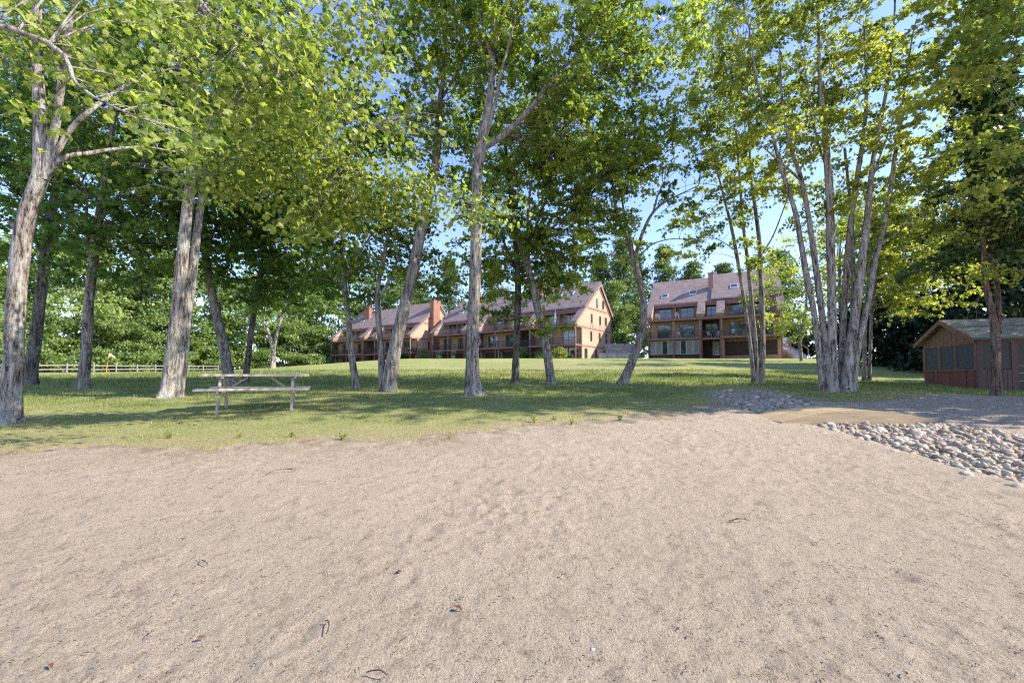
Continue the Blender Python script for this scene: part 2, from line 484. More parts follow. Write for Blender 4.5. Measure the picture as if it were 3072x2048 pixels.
def make_sand():
    ys = np.concatenate([np.linspace(-45, 0.2, 26), np.geomspace(0.9, 16.5, 430)])
    ts = dense(0, 22, 1.45, 500, 16)
    X, Y, F = grid_rows(ys, ts, lambda y: np.hypot(y, 1.0))
    z = ground(X, Y)
    near = sstep(-4, 1, Y)
    z = z + near * ((.012 * fbm(X * 1.3, Y * 1.3, 0.3, 3) + (.55 + .6 * vnoise(X * .8, Y * .8, 7.7)) * (.020 * fbm(X * 6.5, Y * 6.5, 2.2, 3) + (.014 + .008 * sstep(-1, 3, X)) * vnoise(X * 14, Y * 14, 4.4) + .012 * vnoise(X * 29, Y * 29, 8.4))))
    g = rng(5)                                            # footprints and scuffs
    steps = [(g.uniform(-7, 7), g.uniform(1.4, 8.5), g.uniform(0, math.pi)) for _ in range(70)]
    for (x0, y0, hd, n) in ((-1.2, 1.6, 1.2, 9), (2.6, 1.5, 1.75, 10), (-4.5, 3.2, .25, 9), (.4, 5.4, .1, 8), (4.2, 3.0, 2.0, 8)):      # trails of footprints
        for q in range(n):
            steps.append((x0 + .62 * q * math.cos(hd) + .11 * (-1) ** q * math.sin(hd), y0 + .62 * q * math.sin(hd) - .11 * (-1) ** q * math.cos(hd), hd + g.normal(0, .12)))
    for k, (fx, fy, a) in enumerate(steps):
        L, Wd = g.uniform(.10, .17), g.uniform(.04, .07); dep = g.uniform(.006, .014) if k < 70 else g.uniform(.009, .015)
        sel = np.where((abs(X - fx) < .5) & (abs(Y - fy) < .5))[0]
        if not len(sel): continue
        dx, dy = X[sel] - fx, Y[sel] - fy
        u, v = dx * math.cos(a) + dy * math.sin(a), -dx * math.sin(a) + dy * math.cos(a)
        q = (u / L) ** 2 + (v / Wd) ** 2
        z[sel] += -dep * np.exp(-q) + dep * .55 * np.exp(-(np.sqrt(q) - 1.7) ** 2 * 3)
    b = shore(X, Y)
    xl, xr = swale_edges(Y)
    inside = sstep(0, .5, X - xl) * sstep(0, .5, xr - X) * (1 - sstep(14, 15, Y))
    z = z - np.clip(b * .16, 0, .45) - .07 * inside
    me = np_mesh("sand", np.stack([X, Y, z], 1), F, M['sand'], True, np.clip(.95 * np.exp(-np.abs(b) / .55) * (X < 6), 0, 1))
    o = link("beach_sand", me)
    tag(o, "pale tan beach sand with footprints", None, None, "structure")

TREE_FEET = [(-9.04, 7.7, 0.2), (-19.18, 17, 0.26), (-15.05, 15, 0.22), (-9.64, 12, 0.28), (-11.23, 17, 0.25), (-11.23, 18, 0.15), (-20.15, 36, 0.27), (-5.46, 15, 0.15), (-4.04, 14, 0.29), (-1.12, 12.5, 0.32), (0.13, 18, 0.19), (1.59, 17.2, 0.22), (4.52, 17.5, 0.23), (10.19, 18, 0.12), (10.21, 14, 0.18), (18.13, 22, 0.13), (15.86, 14, 0.17), (12.75, 8.6, 0.17)]
def wear(X, Y):
    b = shore(X, Y)
    w = 1.0 * np.exp(-np.clip(b, 0, 20) / 1.1)
    w = np.maximum(w, .62 * np.exp(-np.clip(b, 0, 20) / 2.8) * (1 - sstep(-1, 2, X)))
    # dry strips of turf on the slope and bare soil round the trees' feet
    for cx, cy, rx, ry, a in ((3.5, 33, 8, 2.2, .75), (-3, 26, 7, 1.2, .45), (10, 27, 6, 1.5, .4), (8.4, 15.6, 2.2, .7, .7), (13.5, 19, 2, .9, .9), (4.5, 40, 14, 3, .35), (2.0, 16.5, 2.5, .6, .4)):
        w = np.maximum(w, a * np.exp(-((X - cx) / rx) ** 2 - ((Y - cy) / ry) ** 2))
    for cx, cy, r in TREE_FEET:
        w = np.maximum(w, .95 * np.exp(-((X - cx) ** 2 + ((Y - cy) * .8) ** 2) / (.35 + r) ** 2))
    return np.clip(w, 0, 1)

def make_lawn():
    ys = np.concatenate([np.geomspace(4.2, 24, 160), np.geomspace(24.4, 420, 130)])
    ts = dense(0, 9, 1.5, 240, 14)
    X, Y, F = grid_rows(ys, ts, lambda y: np.hypot(y, 1.0))
    b = shore(X, Y)
    z = ground(X, Y) + .012 + .014 * vnoise(X * 2.3, Y * 2.3, 6.6) - np.clip(-b * .16, 0, .5)
    xl, xr = swale_edges(Y)
    inside = sstep(0, .5, X - xl) * sstep(0, .5, xr - X) * (1 - sstep(14, 15, Y))
    z = z - .07 * inside
    me = np_mesh("lawn", np.stack([X, Y, z], 1), F, M['lawn'], True, np.maximum(wear(X, Y), .8 * inside))
    o = link("lawn", me)
    tag(o, "mown lawn sloping up to the apartment buildings", None, None, "structure")
make_sand()
make_lawn()
TREE_STEMS = {
 'a': [
  [(-9.04,7.7,0.64,0.198),(-8.99,7.7,1.59,0.158),(-8.99,7.7,2.78,0.153),(-8.94,7.7,3.9,0.149),(-8.82,7.7,4.62,0.137),(-8.65,7.7,5.23,0.136),(-8.7,7.7,6.01,0.114),(-8.77,7.7,6.83,0.098),(-8.85,7.7,8,0.077),(-8.88,7.7,9.52,0.051),(-8.86,7.7,11.06,0.031)],
  [(-8.6,7.7,5.11,0.094),(-8.36,7.7,6.01,0.074),(-8.19,7.7,6.67,0.065),(-7.67,7.4,7.26,0.047),(-7.19,7.2,8.05,0.031)],
  [(-8.54,7.7,5.26,0.068),(-8.16,7.7,6.01,0.051),(-7.81,7.7,6.38,0.044),(-7.72,8.1,7.02,0.036),(-7.54,8.5,7.62,0.029),(-7.16,8.8,8.02,0.021)],
  [(-8.54,7.7,5.19,0.068),(-8.22,7.7,5.52,0.048),(-8.12,8,5.76,0.043),(-7.91,8.3,6.01,0.037),(-7.58,8.6,6.22,0.026),(-7.19,8.9,6.29,0.018)],
  [(-8.89,7.7,4.06,0.057),(-9.02,7.7,4.2,0.061),(-9.14,7.7,4.28,0.04)],
 ],
 'b': [
  [(-19.18,17,1.26,0.264),(-19.04,17,2.75,0.231),(-18.91,17,4.5,0.209),(-18.78,17,6.26,0.198),(-18.6,17,7.86,0.164),(-18.46,17,9.65,0.129),(-18.38,17,11.82,0.082)],
  [(-18.71,17,6.44,0.105),(-18.02,17,7.5,0.071),(-17.37,17,8.75,0.048)],
  [(-18.77,17,6.08,0.093),(-19.6,17,7.5,0.057),(-20.19,17,8.75,0.039)],
 ],
 'c': [
  [(-15.05,15,1.03,0.216),(-14.98,15,2.45,0.184),(-14.94,15,4.15,0.168),(-14.85,15,5.7,0.158),(-14.75,15,6.95,0.142),(-14.57,15,8.37,0.115),(-14.36,15,10.28,0.088),(-14.26,15,12.7,0.055)],
  [(-14.88,15,5.54,0.087),(-15.28,15,6.64,0.07),(-15.46,15,8.06,0.048)],
  [(-14.79,15,6.8,0.076),(-14.21,15,7.9,0.056),(-13.49,15,8.85,0.04)],
 ],
 'd': [
  [(-9.64,12,0.89,0.277),(-9.55,12,2.01,0.22),(-9.43,12,3.49,0.207),(-9.37,12,4.74,0.193),(-9.26,12,6.24,0.174),(-9.17,12,7.25,0.156),(-9.08,12,8.53,0.127),(-9.07,12,10.07,0.098),(-9.18,12,11.89,0.068),(-9.39,12,14.4,0.039)],
  [(-9.49,12.15,0.91,0.186),(-9.36,12.2,2.77,0.163),(-9.27,12.25,4.29,0.149),(-9.19,12.3,5.59,0.131),(-9.13,12.4,6.92,0.112),(-9.06,12.5,8.42,0.088),(-8.92,12.6,10.23,0.063),(-8.71,12.8,12.3,0.043)],
  [(-9.21,12,6.87,0.068),(-9.93,12,7.51,0.042),(-10.69,12,7.89,0.027)],
  [(-9.08,12.4,7.18,0.061),(-8.34,12.6,8.07,0.043),(-7.74,12.9,8.64,0.028)],
 ],
 'e': [
  [(-11.23,17,1.15,0.246),(-11.53,17,2.75,0.215),(-11.93,17,4.32,0.192),(-12.21,17,5.73,0.176),(-12.41,17,7.15,0.14),(-12.36,17,9.11,0.112),(-12.16,17,11.45,0.07)],
  [(-12.35,17,6.79,0.084),(-11.54,17,8.22,0.065),(-10.87,17,9.65,0.044)],
 ],
 'f': [
  [(-11.23,18,1.13,0.148),(-11.06,18,3.01,0.141),(-10.8,18,5.23,0.126),(-10.59,18,6.54,0.119),(-10.54,18,8.23,0.095),(-10.4,18,10.51,0.064),(-10.36,18,12.81,0.048)],
  [(-10.64,18,6.17,0.071),(-9.77,18,7.1,0.056),(-8.85,18,7.86,0.033)],
  [(-10.8,18,5.23,0.063),(-9.92,18,5.61,0.04),(-8.99,18,5.61,0.025)],
 ],
 'g': [
  [(-20.15,36,2.2,0.272),(-20.19,36,3.78,0.224),(-20.58,36,5.07,0.143),(-21.01,36,6.18,0.127),(-21.37,36,7.11,0.095),(-22.04,36,8.96,0.063)],
  [(-20.15,36,3.7,0.176),(-19.89,36,5.25,0.145),(-19.73,36,6.36,0.129),(-19.43,36,7.85,0.097),(-19.1,36,9.71,0.065)],
  [(-19.76,36,6.18,0.08),(-19.23,36,7.11,0.065),(-18.99,36,7.85,0.049)],
 ],
 'h': [
  [(-5.46,15,1,0.151),(-5.63,15,2.14,0.136),(-5.77,15,3.37,0.121),(-5.87,15,4.3,0.114),(-5.96,15,5.23,0.085),(-6.05,15,6.48,0.064),(-6.16,15,8.06,0.042)],
  [(-5.83,15,3.99,0.064),(-6.11,15,4.92,0.057),(-6.31,15,5.7,0.042),(-6.44,15,6.48,0.028)],
  [(-5.92,15,4.92,0.057),(-5.35,15,6.01,0.043),(-4.9,15,6.8,0.029)],
 ],
 'i': [
  [(-4.04,14,0.96,0.288),(-3.87,14,2.24,0.261),(-3.6,14,3.54,0.235),(-3.32,14,4.69,0.222),(-3.05,14,6.15,0.209),(-2.77,14,7.47,0.189),(-2.56,14,8.51,0.168),(-2.49,14,9.4,0.155),(-2.43,14,10.6,0.127),(-2.29,14,11.8,0.085),(-2.23,14,13.32,0.063),(-2.32,14,15.77,0.042)],
  [(-4.25,14.1,0.98,0.179),(-4.37,14.2,2.4,0.125),(-4.51,14.3,3.58,0.118),(-4.56,14.4,4.49,0.098),(-4.45,14.6,5.44,0.085),(-4.3,14.8,6.73,0.065)],
  [(-4.52,14.3,4.02,0.07),(-4.16,14.4,4.78,0.063),(-3.85,14.6,5.74,0.05)],
  [(-2.49,14,10.45,0.063),(-2.87,14,11.2,0.049),(-3.17,14,11.95,0.035)],
  [(-2.4,14,10.75,0.063),(-1.85,14,11.65,0.05),(-1.41,14,12.56,0.028)],
 ],
 'j': [
  [(-1.12,12.5,0.9,0.317),(-1.17,12.5,1.5,0.247),(-1.15,12.5,2.8,0.209),(-1.08,12.5,4.87,0.203),(-1.06,12.5,6.18,0.197),(-1.04,12.5,7.49,0.191),(-0.94,12.5,8.22,0.191),(-0.76,12.5,9.22,0.153),(-0.63,12.5,10.16,0.127),(-0.6,12.5,10.83,0.108),(-0.58,12.5,12.05,0.076),(-0.5,12.5,13.97,0.051)],
  [(-0.91,12.5,8.31,0.14),(-0.47,12.5,8.53,0.115),(0.05,12.5,8.95,0.102),(0.71,12.5,9.62,0.089),(0.99,12.5,10.02,0.083),(1.49,12.5,10.56,0.063),(2.15,12.5,11.24,0.044),(2.69,12.5,12.32,0.025)],
  [(0.99,12.5,10.02,0.064),(1.62,12.5,10.23,0.051),(2.15,12.5,10.36,0.038),(2.94,12.5,10.83,0.025)],
  [(-0.78,12.5,8.69,0.089),(-0.47,12.5,9.76,0.064),(-0.34,12.5,10.43,0.057),(-0.14,12.5,11.1,0.045),(0.12,12.5,12.05,0.032)],
  [(-0.63,12.5,10.56,0.07),(-1,12.5,11.51,0.057),(-1.4,12.5,12.32,0.044),(-1.54,12.5,13.69,0.032)],
  [(-0.6,12.5,10.97,0.057),(-0.87,12.5,12.05,0.045),(-1,12.5,13.42,0.032)],
  [(-0.58,12.5,11.24,0.057),(-0.21,12.5,12.46,0.045),(-0.08,12.5,13.69,0.025)],
  [(-0.99,12.5,7.89,0.051),(-1.18,12.5,8.22,0.038),(-1.31,12.5,8.31,0.019)],
 ],
 'k': [
  [(0.13,18,1.19,0.193),(0.2,18,3.01,0.174),(0.26,18,4.86,0.165),(0.22,18,6.35,0.147),(0.07,18,7.86,0.128),(-0.11,18,9.75,0.101),(-0.3,18,11.47,0.073)],
  [(0.22,18,5.98,0.083),(-0.3,18,7.1,0.064),(-0.67,18,8.61,0.046)],
  [(0.26,18,6.35,0.073),(1,18,7.86,0.055),(1.57,18,9.37,0.037)],
 ],
 'l': [
  [(1.59,17.2,1.12,0.218),(1.39,17.2,2.59,0.201),(1.13,17.2,3.82,0.192),(0.81,17.2,5.24,0.175),(0.51,17.2,6.32,0.158),(0.25,17.2,7.21,0.132),(-0.02,17.2,8.48,0.105),(0.07,17.2,10.11,0.079)],
  [(0.85,17.2,5.07,0.079),(0.69,17.2,6.14,0.07),(0.64,17.2,7.93,0.061),(0.82,17.2,9.75,0.044)],
  [(0.51,17.2,6.32,0.079),(1.31,17.2,7.21,0.061),(2.38,17.2,8.11,0.043)],
  [(1.21,17.2,3.56,0.052),(1.41,17.2,3.38,0.044),(1.74,17.2,3.26,0.026)],
 ],
 'm': [
  [(4.52,17.5,1.13,0.225),(4.98,17.5,2.25,0.206),(5.35,17.5,3.32,0.188),(5.42,17.5,4.41,0.17),(5.29,17.5,5.31,0.162),(5.03,17.5,6.36,0.154),(4.77,17.5,7.22,0.095),(4.45,17.5,7.86,0.078),(4.24,17.5,8.97,0.069),(4.16,17.5,9.89,0.052),(3.99,17.5,10.82,0.043),(3.63,17.5,11.56,0.026)],
  [(5.03,17.5,6.36,0.103),(4.91,17.5,7.22,0.069),(4.74,17.5,8.05,0.06),(4.64,17.5,8.78,0.052),(4.44,17.5,10.26,0.043),(4.45,17.5,11.56,0.026)],
  [(5.07,17.5,6.36,0.111),(5.46,17.5,7.5,0.085),(5.87,17.5,8.28,0.068),(6.42,17.5,8.78,0.05),(7.15,17.5,9.15,0.033),(7.88,17.5,9.52,0.024)],
  [(5.23,17.5,6.4,0.051),(5.85,17.5,6.95,0.034),(6.75,17.5,7.13,0.025),(7.47,17.5,6.91,0.016)],
  [(5.87,17.5,8.28,0.051),(6.02,17.5,8.87,0.042),(6.24,17.5,9.43,0.025)],
  [(4.14,17.5,7.77,0.043),(3.78,17.5,8.23,0.035),(3.42,17.5,8.32,0.018)],
 ],
 'n': [
  [(10.19,18,1.12,0.12),(10.05,18,3.01,0.096),(9.83,18,4.86,0.089),(9.62,18,6.35,0.089),(9.37,18,7.86,0.073),(9.03,18,9.37,0.057),(8.69,18,10.89,0.041),(8.35,18,13,0.033)],
  [(10.33,18,1.12,0.119),(10.29,18,3.01,0.104),(10.1,18,5.61,0.096),(10,18,6.73,0.088),(9.85,18,8.23,0.072),(9.79,18,9.75,0.064),(9.65,18,12.04,0.049)],
  [(10.5,18,1.12,0.159),(10.6,18,3.01,0.127),(10.59,18,5.61,0.119),(10.56,18,7.1,0.103),(10.41,18,8.61,0.087),(10.26,18,10.13,0.072),(10.22,18,12.42,0.048),(10.18,18,14.94,0.032)],
  [(10.57,18,6.54,0.047),(11.13,18,7.48,0.039),(11.63,18,8.8,0.031),(11.93,18,9.75,0.023)],
  [(9.54,18,6.82,0.032),(8.8,18,7.29,0.025),(8.06,18,7.39,0.017)],
 ],
 'o': [
  [(10.21,14,0.95,0.185),(10.12,14,1.81,0.139),(9.96,14,3.54,0.128),(9.77,14,4.69,0.129),(9.59,14,5.86,0.118),(9.44,14,6.88,0.107),(9.14,14,7.92,0.096),(8.87,14,8.95,0.078),(8.61,14,10,0.061),(8.27,14,11.35,0.043),(8.02,14,13.32,0.031)],
  [(10.28,13.9,0.95,0.194),(10.25,13.9,2.38,0.148),(10.21,14,3.54,0.138),(10.07,14,4.98,0.127),(9.87,14,6.74,0.117),(9.65,14,8.06,0.1),(9.38,14,8.95,0.083),(9.12,14,10.3,0.06),(9.03,14,12.41,0.036)],
  [(10.37,13.8,0.88,0.236),(10.37,13.8,2.37,0.191),(10.4,13.8,4.08,0.18),(10.42,13.8,5.8,0.174),(10.43,13.8,7.53,0.163),(10.39,13.8,8.7,0.146),(10.35,13.8,9.58,0.124),(10.39,14,11.2,0.092),(10.38,14,13.32,0.057),(10.39,14,16.08,0.034)],
  [(10.84,14.1,0.96,0.205),(11.02,14.2,2.69,0.137),(11.21,14.3,4.02,0.138),(11.34,14.3,5.36,0.137),(11.53,14.3,6.85,0.125),(11.79,14.3,8.36,0.112),(12.06,14.3,9.87,0.089),(12.19,14.3,11.41,0.067),(12.19,14.3,13.57,0.044)],
  [(10.8,13.85,0.94,0.245),(10.97,13.85,2.23,0.199),(11.29,13.9,3.81,0.187),(11.51,13.9,5.25,0.169),(11.73,13.9,6.7,0.141),(11.88,13.9,7.87,0.118),(12.15,14,9.1,0.097),(12.5,14,10.6,0.075),(12.87,14,12.71,0.047),(13.11,14,15.46,0.031)],
  [(11.1,14,1.02,0.19),(11.35,14,2.39,0.144),(11.72,14,3.82,0.131),(12.02,14,5.27,0.119),(12.35,14,6.44,0.107),(12.61,14,7.62,0.095),(12.8,14,8.8,0.084),(13.06,14,10,0.068),(13.26,14,11.5,0.047),(13.63,14,13.32,0.031)],
  [(11.68,14.6,1.11,0.163),(11.84,14.8,3.04,0.106),(12.03,14.9,5.52,0.095),(12.06,15,7.74,0.077),(11.93,15,9.64,0.06)],
  [(9.65,14,7.99,0.059),(9.22,14,8.36,0.048),(8.65,14,8.8,0.036),(8.22,14,9.1,0.025)],
  [(12.19,14,5.86,0.048),(12.63,14,6.15,0.037),(13.38,14,6.74,0.026),(14.41,14,7.18,0.015)],
  [(10.6,14,8.21,0.057),(10.19,14,9.25,0.046),(9.86,14,10.6,0.035),(9.61,14,11.95,0.024)],
  [(11.97,14,7.92,0.043),(12.45,14,9.25,0.037),(12.93,14,10.45,0.026),(13.7,14,11.5,0.015)],
  [(12.61,14,7.47,0.037),(13.14,14,8.06,0.026),(13.88,14,8.51,0.015)],
 ],
 'p': [
  [(18.13,22,1.32,0.13),(18.22,22,3.34,0.104),(18.37,22,5.15,0.095),(18.62,22,7.43,0.077),(18.86,22,9.73,0.051)],
  [(18.56,22.2,1.34,0.113),(18.78,22.3,3.37,0.096),(18.94,22.3,5.2,0.087),(19.38,22.3,7.51,0.069),(19.91,22.3,9.37,0.042)],
 ],
 'q': [
  [(15.86,14,0.95,0.17),(15.87,14,1.81,0.151),(15.89,14,2.82,0.146),(15.86,14,3.32,0.113),(15.72,14,4.11,0.1),(15.64,14,4.84,0.095),(15.63,14,5.86,0.076),(15.85,14,7.62,0.052),(15.91,14,9.7,0.033)],
  [(15.97,14,2.93,0.122),(16.12,14,3.39,0.108),(16.3,14,4.11,0.098),(16.42,14,5.27,0.093),(16.55,14,7.03,0.074),(16.64,14,8.95,0.055),(16.84,14,11.2,0.036),(17.02,14,13.32,0.027)],
 ],
 'r': [
  [(12.75,8.6,0.21,0.172),(12.74,8.6,1.52,0.137),(12.69,8.6,2.93,0.123),(12.65,8.6,4.54,0.108),(12.66,8.6,6.26,0.094),(12.69,8.6,8.2,0.069),(12.63,8.6,10.46,0.039)],
  [(12.69,8.6,5.44,0.049),(11.9,8.6,7,0.033),(11.05,8.6,8.01,0.024),(9.99,8.6,8.57,0.017),(9.09,8.6,8.76,0.012)],
  [(12.68,8.6,6.26,0.049),(11.78,8.6,8.2,0.031),(10.94,8.6,9.51,0.022),(9.79,8.6,10.08,0.014)],
  [(12.68,8.6,4.18,0.037),(11.81,8.6,5.35,0.023),(10.96,8.6,6.17,0.019),(10.08,8.6,6.44,0.012)],
 ],
 'z': [
  [(-7.6,2.2,0.1,0.24),(-7.5,2.2,1.6,0.2),(-7.3,2.25,3.2,0.18),(-7,2.4,5,0.15),(-6.8,2.6,7,0.11),(-6.5,2.8,9.5,0.06)],
  [(-7.35,2.25,2.9,0.07),(-5.6,2.4,4,0.045),(-3.71,3.1,4.08,0.022),(-3.34,3.2,3.73,0.012),(-3.1,3.2,3.58,0.009),(-2.78,3.2,3.45,0.006)],
  [(-7.2,2.3,3.8,0.09),(-5.5,3.2,5.2,0.06),(-4.45,4.8,6.18,0.035),(-3.45,5,5.72,0.022),(-2.59,5.2,5.21,0.014),(-1.84,5.4,4.72,0.008)],
  [(-7,2.4,4.8,0.09),(-5.3,4.5,6.2,0.06),(-5.6,7,8.17,0.04),(-4.19,7.2,6.26,0.025),(-2.74,7.4,5.13,0.016),(-1.37,7.5,4.78,0.01),(-0.2,7.6,4.42,0.006)],
  [(-6.9,2.5,5.6,0.08),(-4.5,4.2,7.2,0.05),(-3.67,6,7.75,0.03),(-2.68,6.1,7.05,0.018),(-1.8,6.2,6.67,0.008)],
  [(-4.19,7.2,6.26,0.018),(-4.49,7,5.45,0.012),(-4.99,6.9,4.88,0.007)],
 ],
}
TREE_LOBES = {
 'a': [(-8.56,7.7,8,1.49,1.34,0.94,0.8),(-7.73,8.7,8.28,1.33,1.2,0.8,0.8),(-7.29,8.9,6.43,0.73,0.65,0.41,0.5),(-9.14,7.7,10.03,1.88,1.7,1.18,0.7)],
 'b': [(-20,17,8.39,2.08,1.87,2.08,1),(-18.16,17,10.73,2.6,2.34,2.08,1),(-20.31,17,11.45,2.08,1.87,1.91,1),(-18.99,17,13.64,2.95,2.34,2.08,0.8),(-19.03,17,6.44,1.04,0.94,0.87,0.6)],
 'c': [(-15.33,15,8.06,2.14,1.93,1.68,1),(-13.24,15,6.17,1.84,1.65,1.38,1),(-14.19,15,10.76,2.91,2.34,1.84,1),(-14.77,15,5.54,1.07,0.96,0.76,0.7),(-14.92,15,13.35,3.06,2.34,1.84,0.8),(-12.53,15,8.06,1.53,1.38,1.38,1)],
 'd': [(-10.98,12.5,7.49,1.4,1.26,0.76,0.8),(-8.08,12.6,8.48,1.67,1.5,1.03,1),(-8.66,12.6,10.5,2.57,2.31,1.67,1),(-9.91,12,10.98,2.32,2.09,1.47,1),(-8.13,12.5,12.73,2.8,2.34,1.53,1),(-9.37,12.3,15.13,3.26,2.34,1.76,0.7)],
 'e': [(-11.85,17,6.79,2.08,1.87,1.56,1),(-11.56,17,8.93,2.25,2.03,1.91,1),(-13.11,17,7.86,1.56,1.4,1.39,1),(-11.97,17,11.09,2.77,2.34,2.08,1),(-10.94,17,5.38,1.04,0.94,0.78,0.7)],
 'f': [(-9.95,18,7.1,2.02,1.82,1.65,1),(-8.81,18,5.61,1.65,1.49,1.28,1),(-9.82,18,9.75,2.75,2.34,2.02,1),(-10.06,18,12.23,2.57,2.31,2.02,1),(-10.45,18,4.67,1.28,1.16,0.73,0.7),(-8.48,18,7.86,1.65,1.49,1.47,1)],
 'g': [(-21.29,36,8.59,3.3,2.34,1.84,1),(-18.33,36,8.22,2.94,2.34,1.84,1),(-19.86,36,10.46,4.04,2.34,2.2,1),(-16.47,36,7.85,2.2,1.98,2.2,1)],
 'h': [(-5.98,15,6.48,1.68,1.51,1.22,1),(-6.73,15,5.39,1.22,1.1,0.92,1),(-6.48,15,8.53,1.99,1.79,1.53,1),(-5.88,15,10.28,1.99,1.79,1.53,0.8)],
 'i': [(-4.52,14.8,6.11,1.51,1.36,1.21,1),(-2.43,14,11.35,2.14,1.93,1.57,1),(-3.15,14,9.25,1.86,1.67,1.14,1),(-2.15,14,13.47,2.43,2.18,1.43,1),(-2.68,14.8,5.03,0.91,0.81,0.91,0.8),(-4.86,14.5,4.81,0.81,0.73,0.89,0.8),(-2.47,14,16.08,3.14,2.34,1.71,0.7),(-3.82,15,7.11,1.07,0.96,1.07,1)],
 'j': [(2.2,13.7,9.52,1.82,1.63,0.98,0.9),(2.94,12.5,10.97,2.29,2.06,1.27,1),(1.24,12.5,12.19,2.55,2.29,1.27,1),(-1.27,12.5,12.6,1.78,1.61,1.15,1),(-0.75,12.9,7.41,0.79,0.71,0.53,0.5),(0.33,13.1,11.28,1.6,1.44,1.07,0.8),(4.1,12.8,12.3,1.83,1.64,1.17,0.9),(0.05,12.5,14.93,3.82,2.34,1.78,0.7)],
 'k': [(0.07,18,9.56,2.57,2.31,2.02,1),(-0.48,18,7.1,1.84,1.65,1.47,1),(1.19,18,6.35,1.65,1.49,1.47,1),(-0.48,18,4.86,1.28,1.16,0.92,0.8),(-1.22,18,5.61,0.92,0.83,1.1,0.8),(0.26,18,11.85,2.75,2.34,1.84,1)],
 'l': [(2.75,17.2,9.38,2.46,2.21,1.75,1),(3.12,17.2,11.57,2.63,2.34,1.58,1),(2.38,17.2,6.85,1.58,1.42,1.4,1),(1.57,17.2,5.03,1.23,1.1,0.7,0.8),(1.44,16.8,3.17,0.65,0.59,0.51,0.8),(3.98,17.2,7.57,1.05,0.95,1.05,0.6),(4.72,17.2,10.11,1.23,1.1,1.23,0.6)],
 'm': [(5.71,17.5,10.17,1.96,1.77,0.8,0.5),(7,17.5,11.19,1.96,1.77,1.07,0.45),(7.66,17.5,7.31,1.61,1.45,0.62,0.35),(4.42,17.5,8.05,0.8,0.72,0.45,0.4),(4.09,17.5,11.56,1.43,1.28,1.25,0.6),(5.56,17.5,12.5,1.78,1.61,1.07,0.5),(6.96,17.5,8.97,1.25,1.12,0.39,0.3),(3.68,17.5,6.76,0.89,0.8,0.54,0.5)],
 'n': [(8.67,18,9.75,1.84,1.65,1.65,0.45),(9.84,18,12.04,2.39,2.15,1.84,0.45),(8.06,18,7.1,1.65,1.49,0.73,0.4),(9.51,18,14.55,2.75,2.34,1.84,0.5),(10.9,18,9.56,1.28,1.16,1.1,0.4),(9.53,18,6.35,1.1,0.99,0.46,0.35),(7.78,18,12.62,1.28,1.16,1.1,0.45),(8.99,18,16.89,2.57,2.31,1.65,0.5)],
 'o': [(9.72,14,10.75,2.14,1.93,1.57,0.42),(10.67,14,13.17,2.71,2.34,1.57,0.45),(12.38,14,11.35,2.14,1.93,1.57,0.42),(13.33,14,9.25,1.57,1.41,1.28,0.42),(8.94,14,8.8,1.28,1.16,1.14,0.38),(10.99,14,9.1,1.71,1.54,1,0.35),(13.82,14,7.03,1.43,1.28,0.86,0.45),(8.59,14,12.56,1.57,1.41,1.43,0.42),(14.03,14,12.41,1.86,1.67,1.57,0.45),(10.76,14,16.08,4.57,2.34,1.86,0.6),(12.84,14,7.92,1,0.9,0.86,0.35),(9.52,14.5,7.38,0.89,0.8,0.67,0.25),(10.63,14.6,6.96,1.19,1.07,0.67,0.22),(11.86,14.6,7.73,1.04,0.94,0.89,0.25),(12.79,14.5,6.62,0.89,0.8,0.67,0.3)],
 'p': [(19.55,22,6.75,1.79,1.62,1.35,1),(20.63,22,8.35,2.02,1.82,1.57,1),(19.94,21.5,5.29,1.1,0.99,0.35,0.9),(20.14,21.5,4.58,0.99,0.89,0.26,0.8),(18.94,22,8.81,1.79,1.62,1.35,1),(20.13,22,10.19,1.79,1.62,1.35,0.8),(22.26,22,6.52,1.35,1.21,1.35,0.7)],
 'q': [],
 'r': [(9.8,8.6,8.29,0.96,0.87,0.79,0.7),(10.73,8.6,8.95,1.05,0.95,0.96,0.7),(10.34,8.6,6.35,0.96,0.87,0.48,0.5),(9.85,9.2,7.58,0.84,0.76,0.47,0.45),(11.48,8.6,7.64,1.14,1.03,0.96,0.6),(10.73,8.6,10.74,1.75,1.58,1.14,0.6),(12.62,8.6,10.27,2.1,1.89,1.58,0.6),(12.04,8.6,6.26,1.05,0.95,0.7,0.6),(10.4,9,5.53,0.73,0.66,0.32,0.4),(10.12,9.1,9.58,0.84,0.75,0.65,0.6),(12.43,8.9,12.85,2.9,2.34,1.27,0.9),(14.47,9.2,12.41,2.44,2.2,1.88,0.8),(10.37,8.6,12.95,2.28,2.05,1.05,0.8)],
 'z': [],
}
